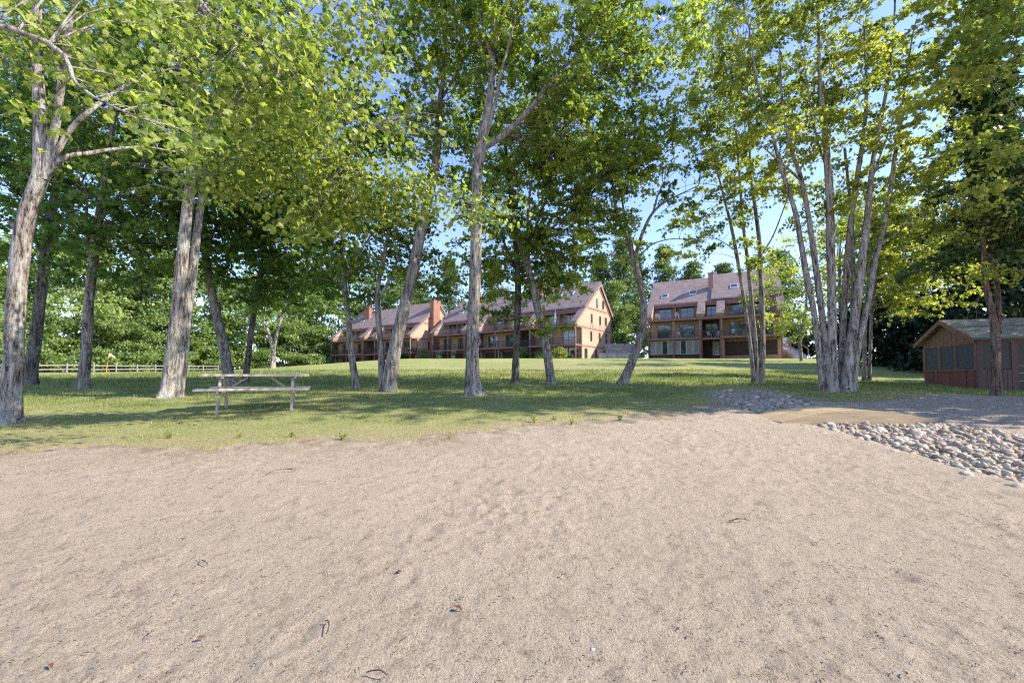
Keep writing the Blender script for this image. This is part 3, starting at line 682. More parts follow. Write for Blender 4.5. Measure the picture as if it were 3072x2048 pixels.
NEAR_LOBES = [(-3.78,3.4,4.26,0.8,0.48,0.45,230,0.08),(-3.3,3.6,3.84,0.51,0.31,0.29,105,0.08),(-3.97,3.4,3.75,0.31,0.19,0.21,48,0.08),(-2.87,3.7,3.43,0.34,0.2,0.13,46,0.08),(-3.57,4,5.05,0.98,0.59,0.37,210,0.08),(-3.24,5,5.39,0.82,0.49,0.56,698,0.082),(-2.48,5.2,5.05,0.8,0.48,0.48,585,0.082),(-2.05,5.8,6.02,0.53,0.32,0.53,325,0.082),(-2.81,5.6,6.35,1.14,0.69,0.4,568,0.082),(-3.63,5,4.64,0.46,0.28,0.31,260,0.082),(-4.05,7,5.23,1.07,0.64,0.5,1007,0.082),(-2.85,7.3,4.77,1.04,0.63,0.45,1056,0.082),(-1.68,7.5,4.66,0.84,0.5,0.31,812,0.082),(-0.68,7.6,4.42,0.54,0.33,0.22,292,0.082),(-3.37,7.3,4.23,0.82,0.49,0.41,420,0.11),(-4.7,6.9,4.66,0.7,0.42,0.39,682,0.082),(-1.61,5.6,4.78,0.34,0.21,0.17,97,0.082),(-1.03,5.6,4.9,0.14,0.09,0.11,25,0.082),(-3.28,6.6,5.36,1.01,0.61,0.4,731,0.082)]

# ------------------------------------------------------------------ trees
def resample(P, step):
    """Catmull-Rom through (x,y,z,r) points"""
    P = np.asarray(P, float)
    if len(P) == 2: P = np.array([P[0], P.mean(0), P[1]])
    Q = np.vstack([2 * P[0] - P[1], P, 2 * P[-1] - P[-2]])
    out = []
    for i in range(1, len(Q) - 2):
        n = max(2, int(np.linalg.norm(Q[i + 1, :3] - Q[i, :3]) / step))
        t = np.linspace(0, 1, n, endpoint=False)[:, None]
        a, b, c, d = Q[i - 1], Q[i], Q[i + 1], Q[i + 2]
        out.append(.5 * (2 * b + (c - a) * t + (2 * a - 5 * b + 4 * c - d) * t ** 2 + (3 * b - a - 3 * c + d) * t ** 3))
    out.append(Q[-2][None])
    o = np.vstack(out); o[:, 3] = np.maximum(o[:, 3], .003)
    return o

def tube(P, sides, rough=0.0, flare=0.0, seed=0, zb=None):
    """P (n,4) -> verts, quads"""
    n = len(P)
    T = np.gradient(P[:, :3], axis=0); T /= np.linalg.norm(T, axis=1)[:, None] + 1e-9
    mt = np.abs(T.mean(0)); ref = np.eye(3)[int(np.argmin(mt))]
    A = np.cross(T, ref); A /= np.linalg.norm(A, axis=1)[:, None] + 1e-9
    B = np.cross(T, A)
    ph = np.linspace(0, 2 * np.pi, sides, endpoint=False)
    c, s = np.cos(ph)[None], np.sin(ph)[None]
    r = np.repeat(P[:, 3:4], sides, 1)
    if rough:
        z = np.repeat(P[:, 2:3], sides, 1)
        r = r * (1 + rough * (vnoise(c * 1.6 + seed + 0 * z, s * 1.6 + 0 * z, z * .9) + .55 * vnoise(c * 5 + seed + 0 * z, s * 5 + 0 * z, z * 1.6) + .5 * vnoise(c * 11 + seed + 0 * z, s * 11 + 0 * z, z * 2.6)))
    if flare and zb is not None:
        h = np.clip(P[:, 2:3] - zb, 0, None)
        r = r * (1 + flare * np.exp(-h / .16) * (.65 + .5 * np.sin(5 * ph + seed)[None] + .3 * np.sin(3 * ph + 2 * seed)[None]))
    V = P[:, None, :3] + A[:, None] * (r * c)[..., None] + B[:, None] * (r * s)[..., None]
    i = np.arange(n * sides).reshape(n, sides); j = np.roll(i, -1, 1)
    F = np.stack([i[:-1], j[:-1], j[1:], i[1:]], -1).reshape(-1, 4)
    return V.reshape(-1, 3), F

def join(parts):
    Vs, Fs, b = [], [], 0
    for V, F in parts:
        Vs.append(V); Fs.append(F + b); b += len(V)
    return np.vstack(Vs), np.vstack(Fs)

def unit(a): return a / (np.linalg.norm(a, axis=1)[:, None] + 1e-9)

def leaf_quads(C, size, g, up=.9, width=.42):
    n = len(C)
    nrm = unit(g.normal(size=(n, 3)) * .75 + np.array([0, 0, up]))
    a = unit(np.cross(nrm, g.normal(size=(n, 3))))
    a[:, 2] -= .35; a = unit(a)
    b = unit(np.cross(nrm, a))
    s = size[:, None]
    fold = nrm * s * .10
    V = np.stack([C - a * s * .5, C + b * s * width + fold, C + a * s * .5 - nrm * s * .12, C - b * s * width + fold], 1)
    F = np.arange(4 * n).reshape(n, 4)
    return V.reshape(-1, 3), F

MAPLE = np.array([(0, -.40), (.14, -.38), (.30, -.34), (.34, -.20), (.47, -.02), (.38, .10), (.37, .27), (.25, .25), (.13, .40), (0, .58),
                  (-.13, .40), (-.25, .25), (-.37, .27), (-.38, .10), (-.47, -.02), (-.34, -.20), (-.30, -.34), (-.14, -.38)])
def maple_template():
    n = len(MAPLE)
    V = np.zeros((n + 1, 3)); V[1:, :2] = MAPLE
    rr = np.linalg.norm(MAPLE, axis=1)
    V[1:, 2] = -.75 * rr ** 2 + .05 * np.cos(np.arange(n) * np.pi) + .25 * np.abs(MAPLE[:, 0])
    V[0] = (0, -.05, .05)
    F = np.array([(0, 1 + i, 1 + (i + 1) % n) for i in range(n)])
    return V, F

def leaf_maples(C, size, g, up=.5):
    V0, F0 = maple_template(); n = len(C); k = len(V0)
    nrm = unit(g.normal(size=(n, 3)) * .8 + np.array([.15, -.25, up]))
    a = g.normal(size=(n, 3)) * .6 + np.array([.2, 0, -.9])       # tips hang
    a = unit(a - nrm * (a * nrm).sum(1)[:, None])
    b = np.cross(a, nrm)
    V = C[:, None] + size[:, None, None] * (V0[None, :, 0:1] * b[:, None] + V0[None, :, 1:2] * a[:, None] + V0[None, :, 2:3] * nrm[:, None])
    F = (F0[None] + (np.arange(n) * k)[:, None, None]).reshape(-1, 3)
    return V.reshape(-1, 3), F

def in_ball(n, g, shell=.55):
    d = unit(g.normal(size=(n, 3)))
    r = g.uniform(0, 1, n) ** (1 / 3)
    r = np.where(g.uniform(size=n) < shell, .6 + .4 * r, r)
    return d * r[:, None]

def crown_clusters(lobes, g, spacing):
    C, Rr = [], []
    for cx, cy, cz, rx, ry, rz, den in lobes:
        n = max(3, int(den * 1.0 * (rx * rz * 3.14) / (spacing ** 2)))
        p = in_ball(n, g) * np.array([rx, ry, rz]) + np.array([cx, cy, cz])
        p += g.normal(size=p.shape) * .15 * np.array([rx, ry, rz])
        C.append(p); Rr.append(np.full(n, 1.0))
    return np.vstack(C)

def tree(name, label, key, leaf, bark, group, seed, leafsize=.12, per=95, spacing=.42, crad=.42, tint=(.45, .28), sides=18, cat="tree", twigs=True, stem_name='trunk', extra=None, step=.12, yj=.35, rs=.82):
    g = rng(seed)
    stems = [np.array(s, float) for s in TREE_STEMS[key]]
    lobes = TREE_LOBES[key]
    base = stems[0][0, :3].copy(); base[2] = float(ground(base[0], base[1]))
    root = empty(name, base)
    tag(root, label, cat, group)
    skel = []
    multi = stem_name == 'stem'
    for k, s in enumerate(stems):
        is_stem = s[0, 2] < base[2] + .6
        if not is_stem:      # limbs also lean towards or away from the viewer
            t = np.linspace(0, 1, len(s)) ** 1.3
            s[:, 1] += t * g.uniform(-1, 1) * yj * np.linalg.norm(s[-1, :3] - s[0, :3]) * .45
        if is_stem:
            low = s[0].copy(); low[2] = min(low[2], base[2]) - .35; low[3] *= 1.05
            s = np.vstack([low, s])
        s[:, 3] *= rs
        P = resample(s, step)
        skel.append(P)
        big = s[0, 3] > .12
        V, F = tube(P - np.array([*base, 0]), sides if is_stem else (12 if s[0, 3] > .04 else 7), .085 if is_stem else .06, .55 if is_stem and not multi else (.12 if is_stem else 0), seed * 3.7 + k, float(base[2] - base[2]))
        nm = (stem_name if is_stem else 'limb')
        link(nm, np_mesh(nm, V, F, M[bark], True), root)
    S = np.vstack(skel)
    if lobes:
        C = crown_clusters(lobes, g, spacing)
        if twigs:
            parts = []
            for c in C:
                d = np.linalg.norm(S[:, :3] - c, axis=1) + 1.5 * np.clip(S[:, 2] - c[2], 0, None)
                j = int(np.argmin(d)); p0 = S[j, :3]
                L = np.linalg.norm(c - p0)
                if L < .25 or L > 5.5: continue
                r0 = min(S[j, 3] * .6, .006 + .0055 * L)
                m1 = p0 + (c - p0) * .4 + np.array([0, 0, .10 * L]) + g.normal(size=3) * .06 * L
                m2 = p0 + (c - p0) * .75 + np.array([0, 0, .07 * L]) + g.normal(size=3) * .05 * L
                P = np.array([(*p0, r0), (*m1, r0 * .75), (*m2, r0 * .5), (*c, r0 * .25)])
                parts.append(tube(resample(P, .5 * max(L, .6) / 2), 3))
            if parts:
                V, F = join(parts)
                o = link("branches", np_mesh("branches", V - base, F, M[bark], True), root); o["kind"] = "stuff"
        n = len(C)
        k = np.maximum(6, g.poisson(per * .62, n))
        idx = np.repeat(np.arange(n), k)
        cr = g.uniform(.7, 1.35, n) * crad
        ns = 7                                            # each cluster: seven drooping sprays of leaves
        D = g.normal(size=(n, ns, 3)); D[:, :, 2] = D[:, :, 2] * .35 + .05
        axis = S[np.argmin(((S[None, ::6, :2] - C[:, None, :2]) ** 2).sum(2), 1) * 6, :2]
        out = C[:, :2] - axis; out /= np.linalg.norm(out, axis=1)[:, None] + .3
        D[:, :, :2] += .8 * out[:, None]
        D /= np.linalg.norm(D, axis=2)[..., None] + 1e-6
        j = g.integers(0, ns, len(idx)); t = g.uniform(.05, 1, len(idx)); d = D[idx, j]
        ln = cr[idx] * 1.9 * (.6 + .6 * ((j * 37 + idx * 11) % 10) / 10)
        P = C[idx] + d * (ln * t)[:, None] + g.normal(size=(len(idx), 3)) * np.array([.055, .055, .035])
        P[:, 2] -= .30 * ln * t ** 2
        size = leafsize * 1.15 * g.uniform(.65, 1.35, len(P))
        V, F = leaf_quads(P - base, size, g)
        ct = g.normal(tint[0], tint[1], n)[idx] + g.normal(0, .16, len(idx))
        o = link("crown", np_mesh("crown", V, F, M[leaf], False, np.repeat(np.clip(ct, .01, 1), 4)), root)
        o["kind"] = "stuff"
    if extra: extra(root, base, S, g)
    return root

G_ROW = "shade trees standing in the row between beach and lawn"
tree('maple_tree', "pale barked tree with a burl and forked bright limbs at the far left edge", 'a', 'leaf_mid', 'bark_pale', G_ROW, 11, .105, 90, sides=36, step=.06, rs=.84)
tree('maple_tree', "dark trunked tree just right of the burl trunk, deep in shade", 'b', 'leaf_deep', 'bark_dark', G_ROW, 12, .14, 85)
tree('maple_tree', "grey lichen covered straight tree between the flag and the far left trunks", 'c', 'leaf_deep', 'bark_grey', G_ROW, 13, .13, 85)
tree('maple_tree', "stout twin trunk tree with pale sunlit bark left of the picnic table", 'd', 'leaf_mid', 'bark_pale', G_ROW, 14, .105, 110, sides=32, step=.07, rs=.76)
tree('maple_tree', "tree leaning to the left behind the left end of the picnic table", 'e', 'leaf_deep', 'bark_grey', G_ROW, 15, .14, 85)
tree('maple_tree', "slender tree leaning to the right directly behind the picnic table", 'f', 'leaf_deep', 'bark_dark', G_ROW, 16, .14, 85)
tree('birch_tree', "small pale V shaped tree far back on the lawn left of the apartments", 'g', 'leaf_far', 'bark_pale', None, 17, .22, 60, .8, .8, twigs=False, sides=14, step=.3)
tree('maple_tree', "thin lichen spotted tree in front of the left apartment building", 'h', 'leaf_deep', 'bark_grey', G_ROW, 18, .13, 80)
tree('maple_tree', "thick double trunk leaning to the right between left and middle apartments", 'i', 'leaf_mid', 'bark_grey', G_ROW, 19, .11, 105, sides=30, step=.08)
tree('maple_tree', "tall straight grey tree with a big right hand fork at the lawn edge", 'j', 'leaf_mid', 'bark_grey', G_ROW, 20, .105, 150, tint=(.58, .3), sides=34, step=.07)
tree('maple_tree', "dark slim upright tree in front of the middle apartment building", 'k', 'leaf_mid', 'bark_dark', G_ROW, 21, .125, 95)
tree('maple_tree', "tree leaning to the left before the gable end of the middle apartments", 'l', 'leaf_mid', 'bark_grey', G_ROW, 22, .115, 140, tint=(.62, .3))
tree('maple_tree', "curved open crowned tree against blue sky between middle and right apartments", 'm', 'leaf_mid', 'bark_grey', G_ROW, 23, .11, 130)
tree('maple_tree', "clump of three slim stems in front of the right apartment building", 'n', 'leaf_yellow', 'bark_grey', G_ROW, 24, .105, 215, stem_name='stem', tint=(.5, .28), rs=.8)
tree('maple_tree', "big fan of seven grey stems rising from one base beside the rocky channel", 'o', 'leaf_yellow', 'bark_pale', G_ROW, 25, .10, 245, stem_name='stem', tint=(.58, .28), sides=22, step=.08, rs=.68)
tree('maple_tree', "thin twin stem tree with bright yellow green leaves behind the seven stem clump", 'p', 'leaf_yellow', 'bark_grey', G_ROW, 26, .12, 130, stem_name='stem', tint=(.7, .22))
tree('maple_tree', "leafy tree at the right edge, its yellow green boughs hanging into the top corner", 'r', 'leaf_yellow', 'bark_grey', None, 27, .10, 150, tint=(.55, .25))

def spruce_boughs(zmin, zmax, rad, per, size, leaf, sag=.35, name="crown"):
    def f(root, base, S, g):
        stemP = S
        parts, Vs, Fs, ts, b = [], [], [], [], 0
        z = zmin
        while z < zmax:
            near = stemP[np.argsort(abs(stemP[:, 2] - base[2] - z))[:3]]
            for _ in range(int(g.integers(3, 6))):
                p0 = near[int(g.integers(0, 3)), :3]
                az = g.uniform(0, 6.28); L = rad * (1 - .75 * (z - zmin) / (zmax - zmin)) * g.uniform(.6, 1.1)
                d = np.array([math.cos(az), math.sin(az), 0])
                p1 = p0 + d * L * .5 + np.array([0, 0, -.05 * L]); p2 = p0 + d * L + np.array([0, 0, -sag * L])
                P = resample(np.array([(*p0, .03), (*p1, .018), (*p2, .006)]), .4)
                parts.append(tube(P, 5))
                n = int(per * L)
                t = g.uniform(.12, 1, n)
                q = p0 + d * (L * t)[:, None]; q[:, 2] += -sag * L * t ** 2
                side = np.array([-d[1], d[0], 0])
                wd = L * .35 * (1.05 - t)
                q += side * (g.uniform(-1, 1, n) * wd)[:, None]; q[:, 2] += -np.abs(g.normal(0, .22, n))
                V, F = leaf_quads(q - base, size * g.uniform(.7, 1.4, n), g, .6, .16)
                Vs.append(V); Fs.append(F + b); b += len(V); ts.append(np.repeat(np.clip(g.normal(.4, .25, n), .01, 1), 4))
            z += g.uniform(.28, .5)
        V, F = join(parts)
        o = link("branches", np_mesh("branches", V - base, F, M['bark_red'], True), root); o["kind"] = "stuff"
        o = link(name, np_mesh(name, np.vstack(Vs), np.vstack(Fs), M[leaf], False, np.concatenate(ts)), root); o["kind"] = "stuff"
    return f
def spruce_extra(root, base, S, g):
    spruce_boughs(5.0, 15.5, 2.3, 130, .24, 'leaf_pine')(root, base, S, g)
    # bright leaved sprays and bare hanging twigs about the fork
    C = np.array([(14.9, 13.7, 6.0), (15.6, 13.6, 6.3), (16.7, 13.8, 6.2), (17.2, 13.6, 5.4), (15.1, 13.6, 4.9), (15.6, 13.5, 4.7), (17.0, 13.7, 4.6), (14.6, 13.7, 6.9), (15.7, 13.4, 7.6), (16.6, 13.4, 7.9), (14.3, 13.8, 5.9), (16.9, 13.5, 7.0)])
    idx = np.repeat(np.arange(len(C)), 95)
    P = C[idx] + g.normal(size=(len(idx), 3)) * np.array([.36, .3, .16])
    V, F = leaf_quads(P - base, .12 * g.uniform(.7, 1.3, len(P)), g)
    o = link("foliage", np_mesh("foliage", V, F, M['leaf_yellow'], False, np.repeat(np.clip(g.normal(.7, .2, len(P)), .01, 1), 4)), root); o["kind"] = "stuff"
    parts = []
    for c in C:
        p0 = S[int(np.argmin(np.linalg.norm(S[:, :3] - (c + np.array([.4, 0, .8])), axis=1))), :3]
        P = np.array([(*p0, .018), *[(*(p0 + (c - p0) * t + np.array([0, 0, .25 * math.sin(3 * t)])), .012 * (1 - t) + .004) for t in (.35, .7, 1.0)]])
        parts.append(tube(resample(P, .25), 5))
    for k in range(10):
        p0 = S[int(g.integers(len(S) // 3, len(S) - 5)), :3]
        e = p0 + np.array([-g.uniform(.8, 2.2), g.uniform(-.8, .2), -g.uniform(.8, 2.0)])
        P = np.array([(*p0, .014), (*(p0 + (e - p0) * .5 + np.array([-.2, 0, .4])), .009), (*e, .003)])
        parts.append(tube(resample(P, .2), 4))
    V, F = join(parts)
    o = link("dead_twigs", np_mesh("dead_twigs", V - base, F, M['bark_pale'], True), root); o["kind"] = "stuff"
tree('spruce_tree', "forked red brown trunk with dark drooping boughs in front of the cabin", 'q', 'leaf_pine', 'bark_red', None, 28, sides=28, extra=spruce_extra, step=.08)

# the maple beside the camera whose boughs hang across the upper left of the view
def overhanging_maple():
    g = rng(31)
    stems = TREE_STEMS['z']
    base = np.array(stems[0][0][:3]); base[2] = float(ground(base[0], base[1]))
    root = empty('maple_tree', base)
    tag(root, "maple whose big near leaves overhang the upper left foreground", "tree")
    skel = []
    for k, s in enumerate(stems):
        s = np.array(s, float)
        if k == 0: s = np.vstack([s[0] - np.array([0, 0, .4, -.05]), s])
        P = resample(s, .1); skel.append(P)
        V, F = tube(P - np.array([*base, 0]), 18 if k == 0 else 8, .07, .3 if k == 0 else 0, k * 2.1, 0.0)
        nm = 'trunk' if k == 0 else 'limb'
        link(nm, np_mesh(nm, V, F, M['bark_pale' if k else 'bark_grey'], True), root)
    S = np.vstack(skel)
    big, rest, twg = [], [], []
    for cx, cy, cz, rx, ry, rz, n, s in NEAR_LOBES:
        nc = max(4, n // 16)
        C = in_ball(nc, g, .3) * np.array([rx, ry, rz]) + np.array([cx, cy, cz])
        for c in C:
            j = int(np.argmin(np.linalg.norm(S[:, :3] - c, axis=1)))
            p0 = S[j, :3]; L = np.linalg.norm(c - p0)
            if .1 < L < 2.5:
                m = p0 + (c - p0) * .5 + np.array([0, 0, .12 * L])
                r0 = min(.004 + .004 * L, S[j, 3] * .8)
                twg.append(tube(resample(np.array([(*p0, r0), (*m, r0 * .7), (*c, r0 * .35)]), .2), 5))
        idx = g.integers(0, nc, n)
        sp = .17 if cy < 4.2 else .24
        P = C[idx] + g.normal(size=(n, 3)) * np.array([sp, sp, sp * .6])
        sz = s * g.uniform(.75, 1.25, n)
        for p, q in zip(P, sz):
            (big if cy < 4.2 and p[1] > 1.6 else rest).append((*p, q, q / max(p[1], .8)))
    big.sort(key=lambda a: -a[4])
    rest += big[300:]; big = big[:300]
    V, F = join(twg); o = link("twigs", np_mesh("twigs", V - base, F, M['bark_pale'], True), root); o["kind"] = "stuff"
    A = np.array(rest)
    V, F = leaf_maples(A[:, :3] - base, A[:, 3], g)
    k = len(MAPLE) + 1
    o = link("crown", np_mesh("crown", V, F, M['leaf_near'], True, np.repeat(np.clip(g.normal(.52, .30, len(A)), .01, 1), k)), root); o["kind"] = "stuff"
    # five leaf shapes shared by the three hundred nearest leaves
    V0, F0 = maple_template()
    kinds = []
    for q in range(14):
        W = V0.copy(); W[:, 2] += g.normal(0, .035, len(W)); W[:, 2] -= g.uniform(-.2, 1.1) * W[:, 1] ** 2; W[:, 0] *= g.uniform(.6, 1.05); W[:, 2] += g.uniform(-.4, .5) * np.abs(W[:, 0]); W[:, 0] += g.normal(0, .2) * W[:, 1] ** 2
        kinds.append(np_mesh("leaf", W, F0, M['leaf_near'], True, np.full(len(W), float(np.clip(.12 + .065 * q, .05, 1)))))
    for (x, y, z, s, _) in big:
        nrm = Vector(g.normal(size=3) * .8 + np.array([.15, -.3, .5])).normalized()
        a = Vector(g.normal(size=3) * .6 + np.array([.3, 0, -.9])); a = (a - nrm * a.dot(nrm)).normalized()
        b = a.cross(nrm)
        from mathutils import Matrix
        m = Matrix((b, a, nrm)).transposed()
        link("leaf", kinds[int(g.integers(0, 14))], root, Vector((x, y, z)) - Vector(base), m.to_euler(), (s, s, s))
overhanging_maple()

# --- trees of the background: trunk and crown each
def far_tree(name, label, x, y, h, wd, leaf, seed, group, n=5200, size=.32, tint=(.5, .25), low=.12, cat="tree", bark='bark_grey', tr=.16):
    g = rng(seed)
    z = float(ground(x, y)); base = np.array([x, y, z])
    root = empty(name, base); tag(root, label, cat, group)
    P = np.array([(0, 0, -.4, tr * 1.2), (g.normal(0, .1), 0, h * .2, tr), (g.normal(0, .25), g.normal(0, .2), h * .5, tr * .7), (g.normal(0, .3), g.normal(0, .3), h * .85, tr * .25)])
    parts = [tube(resample(P, .5), 9, .06)]
    nl = int(g.integers(9, 14)); lob = []
    for k in range(nl):
        t = low + (1 - low) * (k + .5) / nl
        prof = math.sin(min(1, (t - low + .1) * 1.15) * 2.6) ** .7 if t < .98 else .3
        if low < .05: prof = max(prof, .7)
        a = g.uniform(0, 6.28); rr = wd * .5 * prof * g.uniform(.25, .9)
        lob.append((rr * math.cos(a), rr * math.sin(a), t * h, wd * g.uniform(.18, .30), wd * g.uniform(.18, .30), h * g.uniform(.06, .11)))
        L = lob[-1]
        Pb = np.array([(0, 0, max(.3, t * h - .35 * wd * .5), tr * .35), (L[0] * .5, L[1] * .5, t * h - .1, tr * .2), (L[0], L[1], t * h, tr * .07)])
        parts.append(tube(resample(Pb, .8), 5))
    V, F = join(parts); link("trunk", np_mesh("trunk", V, F, M[bark], True), root)
    C = []
    for L in lob:
        m = max(5, int(n / nl / 34))
        C.append(in_ball(m, g, .7) * np.array(L[3:]) + np.array(L[:3]))
    C = np.vstack(C); idx = g.integers(0, len(C), n)
    off = g.normal(size=(n, 3)) * np.array([.42, .42, .22]) * (size / .3)
    Q = C[idx] + off
    Q[:, 2] = np.maximum(Q[:, 2], .15)
    V, F = leaf_quads(Q, size * g.uniform(.6, 1.3, n), g, .7)
    ct = g.normal(tint[0], tint[1], len(C))[idx] + g.normal(0, .15, n)
    o = link("crown", np_mesh("crown", V, F, M[leaf], False, np.repeat(np.clip(ct, .01, 1), 4)), root); o["kind"] = "stuff"
    return root

def pine(name, label, x, y, h, wd, seed, group, leaf='leaf_pine', n=6800, size=.58, low=.15):
    g = rng(seed)
    z = float(ground(x, y)); base = np.array([x, y, z])
    root = empty(name, base); tag(root, label, "tree", group)
    P = np.array([(0, 0, -.4, .24), (g.normal(0, .1), 0, h * .4, .17), (g.normal(0, .2), g.normal(0, .2), h * .97, .03)])
    S = resample(P, .4); parts = [tube(S, 9, .05)]
    Q, ti = [], []
    levels = int(h * (1 - low) / .75)
    for k in range(levels):
        t = low + (1 - low) * (k + g.uniform(.2, .8)) / levels
        for _ in range(int(g.integers(3, 5))):
            a = g.uniform(0, 6.28); L = wd * .62 * (1.05 - ((t - low) / (1 - low)) ** 1.7) * g.uniform(.4, 1.2)
            d = np.array([math.cos(a), math.sin(a), g.uniform(-.1, .25)])
            p0 = np.array([0, 0, t * h])
            parts.append(tube(resample(np.array([(*p0, .05), (*(p0 + d * L), .01)]), 1.0), 4))
            m = max(6, int(n / (levels * 3.5)))
            tt = g.uniform(.35, 1.02, m)
            q = p0 + d * (L * tt)[:, None] + g.normal(size=(m, 3)) * np.array([.7, .7, .34])
            Q.append(q); ti.append(np.full(m, g.normal(.5, .22)))
    V, F = join(parts); link("trunk", np_mesh("trunk", V, F, M['bark_red'], True), root)
    Q = np.vstack(Q); ti = np.concatenate(ti) + g.normal(0, .15, len(Q))
    V, F = leaf_quads(Q, size * g.uniform(.6, 1.3, len(Q)), g, .8, .28)
    o = link("crown", np_mesh("crown", V, F, M[leaf], False, np.repeat(np.clip(ti, .01, 1), 4)), root); o["kind"] = "stuff"
    return root

ORD = ["leftmost", "second", "third", "fourth", "fifth", "sixth", "seventh", "eighth", "ninth", "tenth", "eleventh", "twelfth", "thirteenth", "fourteenth"]
GB = "light green trees behind the rail fence"
for i, (x, y, h, wd, t) in enumerate([(-77, 62, 20, 12, .55), (-78, 70, 23, 13, .35), (-68, 66, 19, 12, .8), (-70.5, 75, 24, 14, .45), (-66, 73, 17, 12, .7), (-66, 76, 24, 13, .35), (-61, 76, 21, 12, .6), (-62, 88, 22, 12, .45), (-53, 84, 18, 11, .7), (-50, 93, 22, 12, .5), (-45, 96, 20, 12, .55), (-41, 101, 23, 12, .4), (-34, 104, 21, 12, .5), (-26, 106, 23, 12, .4)]):
    far_tree('deciduous_tree', "%s light green tree%s in the wood behind the rail fence" % (ORD[i], "" if i == 0 else " from the left"), x, y, h, wd, 'leaf_far', 100 + i, GB, 8000, .52, (t, .28), .03 if i % 3 else .16, bark='bark_pale' if i % 2 else 'bark_grey', tr=.2)
GM = "young trees in the wood edge behind the rail fence"
for i, (x, y, h, wd, t) in enumerate([(-66, 53, 8, 8, .6), (-66, 60, 9, 8, .5), (-63, 65, 7.5, 8, .7), (-61, 71, 10, 8, .55), (-59, 77, 8, 8, .45), (-57, 83, 10, 9, .6), (-52, 89, 9, 9, .5), (-45, 91, 10, 9, .65), (-39, 92, 9, 9, .5)]):
    far_tree('young_tree', "%s young tree%s in the wood edge behind the rail fence" % (ORD[i], "" if i == 0 else " from the left"), x, y, h, wd, 'leaf_far', 120 + i, GM, 7000, .36, (t, .25), .02, tr=.08)
GS = "bushes along the rail fence"
for i, (x, y, h, wd) in enumerate([(-62, 50, 3.2, 6), (-64, 56, 3.8, 6.5), (-60, 60, 3.0, 6), (-58, 66, 4.2, 6), (-56, 72, 3.4, 6), (-55, 79, 4.0, 6.5), (-50, 84, 3.6, 6.5), (-44, 86, 3.2, 6), (-40, 86, 3.0, 5)]):
    far_tree('bush', "%s leafy bush%s in the hedge behind the rail fence" % (ORD[i], " from the left" if i else ""), x, y, h, wd, 'leaf_far', 140 + i, GS, 4600, .32, (.55, .25), .05, "bush", tr=.05)
GP = "tall pines behind the apartment buildings"
for i, (x, y, h, wd) in enumerate([(-14, 94, 22, 9), (-4, 96, 23, 9), (9, 92, 22, 9), (17.5, 84, 21, 8.5), (21.5, 82, 23, 9), (26, 88, 22, 9), (31, 86, 23, 9), (37, 87, 20, 8.5), (43, 86, 19, 8), (49, 78, 20, 9)]):
    pine('pine_tree', "%s pine%s rising behind the apartment roofs" % (ORD[i], "" if i == 0 else " from the left"), x, y, h, wd, 200 + i, GP)
far_tree('deciduous_tree', "leafy tree beside the gable of the middle apartments, left of the curved trunk", 17.2, 74, 13, 7, 'leaf_far', 230, None, 7000, .34, (.45, .25))
far_tree('deciduous_tree', "bright leafy tree growing behind the right end of the right apartments", 31.2, 46, 13, 9, 'leaf_yellow', 231, None, 7000, .24, (.6, .25), .22)
far_tree('deciduous_tree', "dark leafy tree directly behind the left apartment building", -22, 95, 20, 13, 'leaf_far', 232, None, 9000, .42, (.25, .2))
far_tree('deciduous_tree', "yellow green tree on the upper lawn right behind the seven stem clump", 28.5, 37, 15.5, 10, 'leaf_yellow', 233, None, 9000, .20, (.55, .28), .28)
GD = "dark wood behind the cabin"
for i, (x, y, h, wd) in enumerate([(32, 37, 11, 7), (34, 35, 13, 7.5), (33, 31, 10, 6.5), (36, 32, 14, 8), (32, 27, 10, 6.5), (37, 30, 14, 8), (33, 25.5, 11, 6.5)]):
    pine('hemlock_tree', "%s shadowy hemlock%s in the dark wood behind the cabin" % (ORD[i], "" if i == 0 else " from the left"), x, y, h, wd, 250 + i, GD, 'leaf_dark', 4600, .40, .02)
GU = "dark undergrowth behind the cabin"
for i, (x, y, h, wd) in enumerate([(30, 35, 4.5, 6), (30.5, 32.5, 4.5, 5.5), (29, 28.5, 4.2, 5), (28, 25.5, 3.8, 4)]):
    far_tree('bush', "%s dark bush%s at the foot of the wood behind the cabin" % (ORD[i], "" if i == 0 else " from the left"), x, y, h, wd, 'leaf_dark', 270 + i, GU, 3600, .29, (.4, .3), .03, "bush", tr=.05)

GO = "shade trees beyond the right edge of the view"
for i, (x, y, h, wd) in enumerate([(20.0, 9.8, 13, 7), (24.5, 11.0, 15, 8), (28, 14.0, 13, 8), (34, 15.5, 15, 9)]):
    far_tree('deciduous_tree', "shade tree beyond the right edge, %s of four counted away from the beach" % ["first", "second", "third", "fourth"][i], x, y, h, wd, 'leaf_mid', 280 + i, GO, 7500, .30, (.5, .25), .25, tr=.22)

for i, (x, y, h, wd) in enumerate([(40.3, 61, 4.2, 4), (42.6, 57.5, 4.6, 4.5), (45.5, 57, 5, 5)]):
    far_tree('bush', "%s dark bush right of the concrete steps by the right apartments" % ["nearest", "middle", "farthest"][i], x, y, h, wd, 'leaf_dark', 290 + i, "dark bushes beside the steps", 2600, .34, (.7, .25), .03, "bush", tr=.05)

for i, (x, y, h, wd) in enumerate([(-80, 52, 17, 12), (-84, 42, 18, 13), (-82, 31, 16, 12), (-74, 40, 12, 10)]):
    far_tree('deciduous_tree', "tree in the wood beyond the left edge, %s of four" % ["first", "second", "third", "fourth"][i], x, y, h, wd, 'leaf_far', 320 + i, "wood beyond the left edge of the view", 4200, .7, (.5, .25), .03)

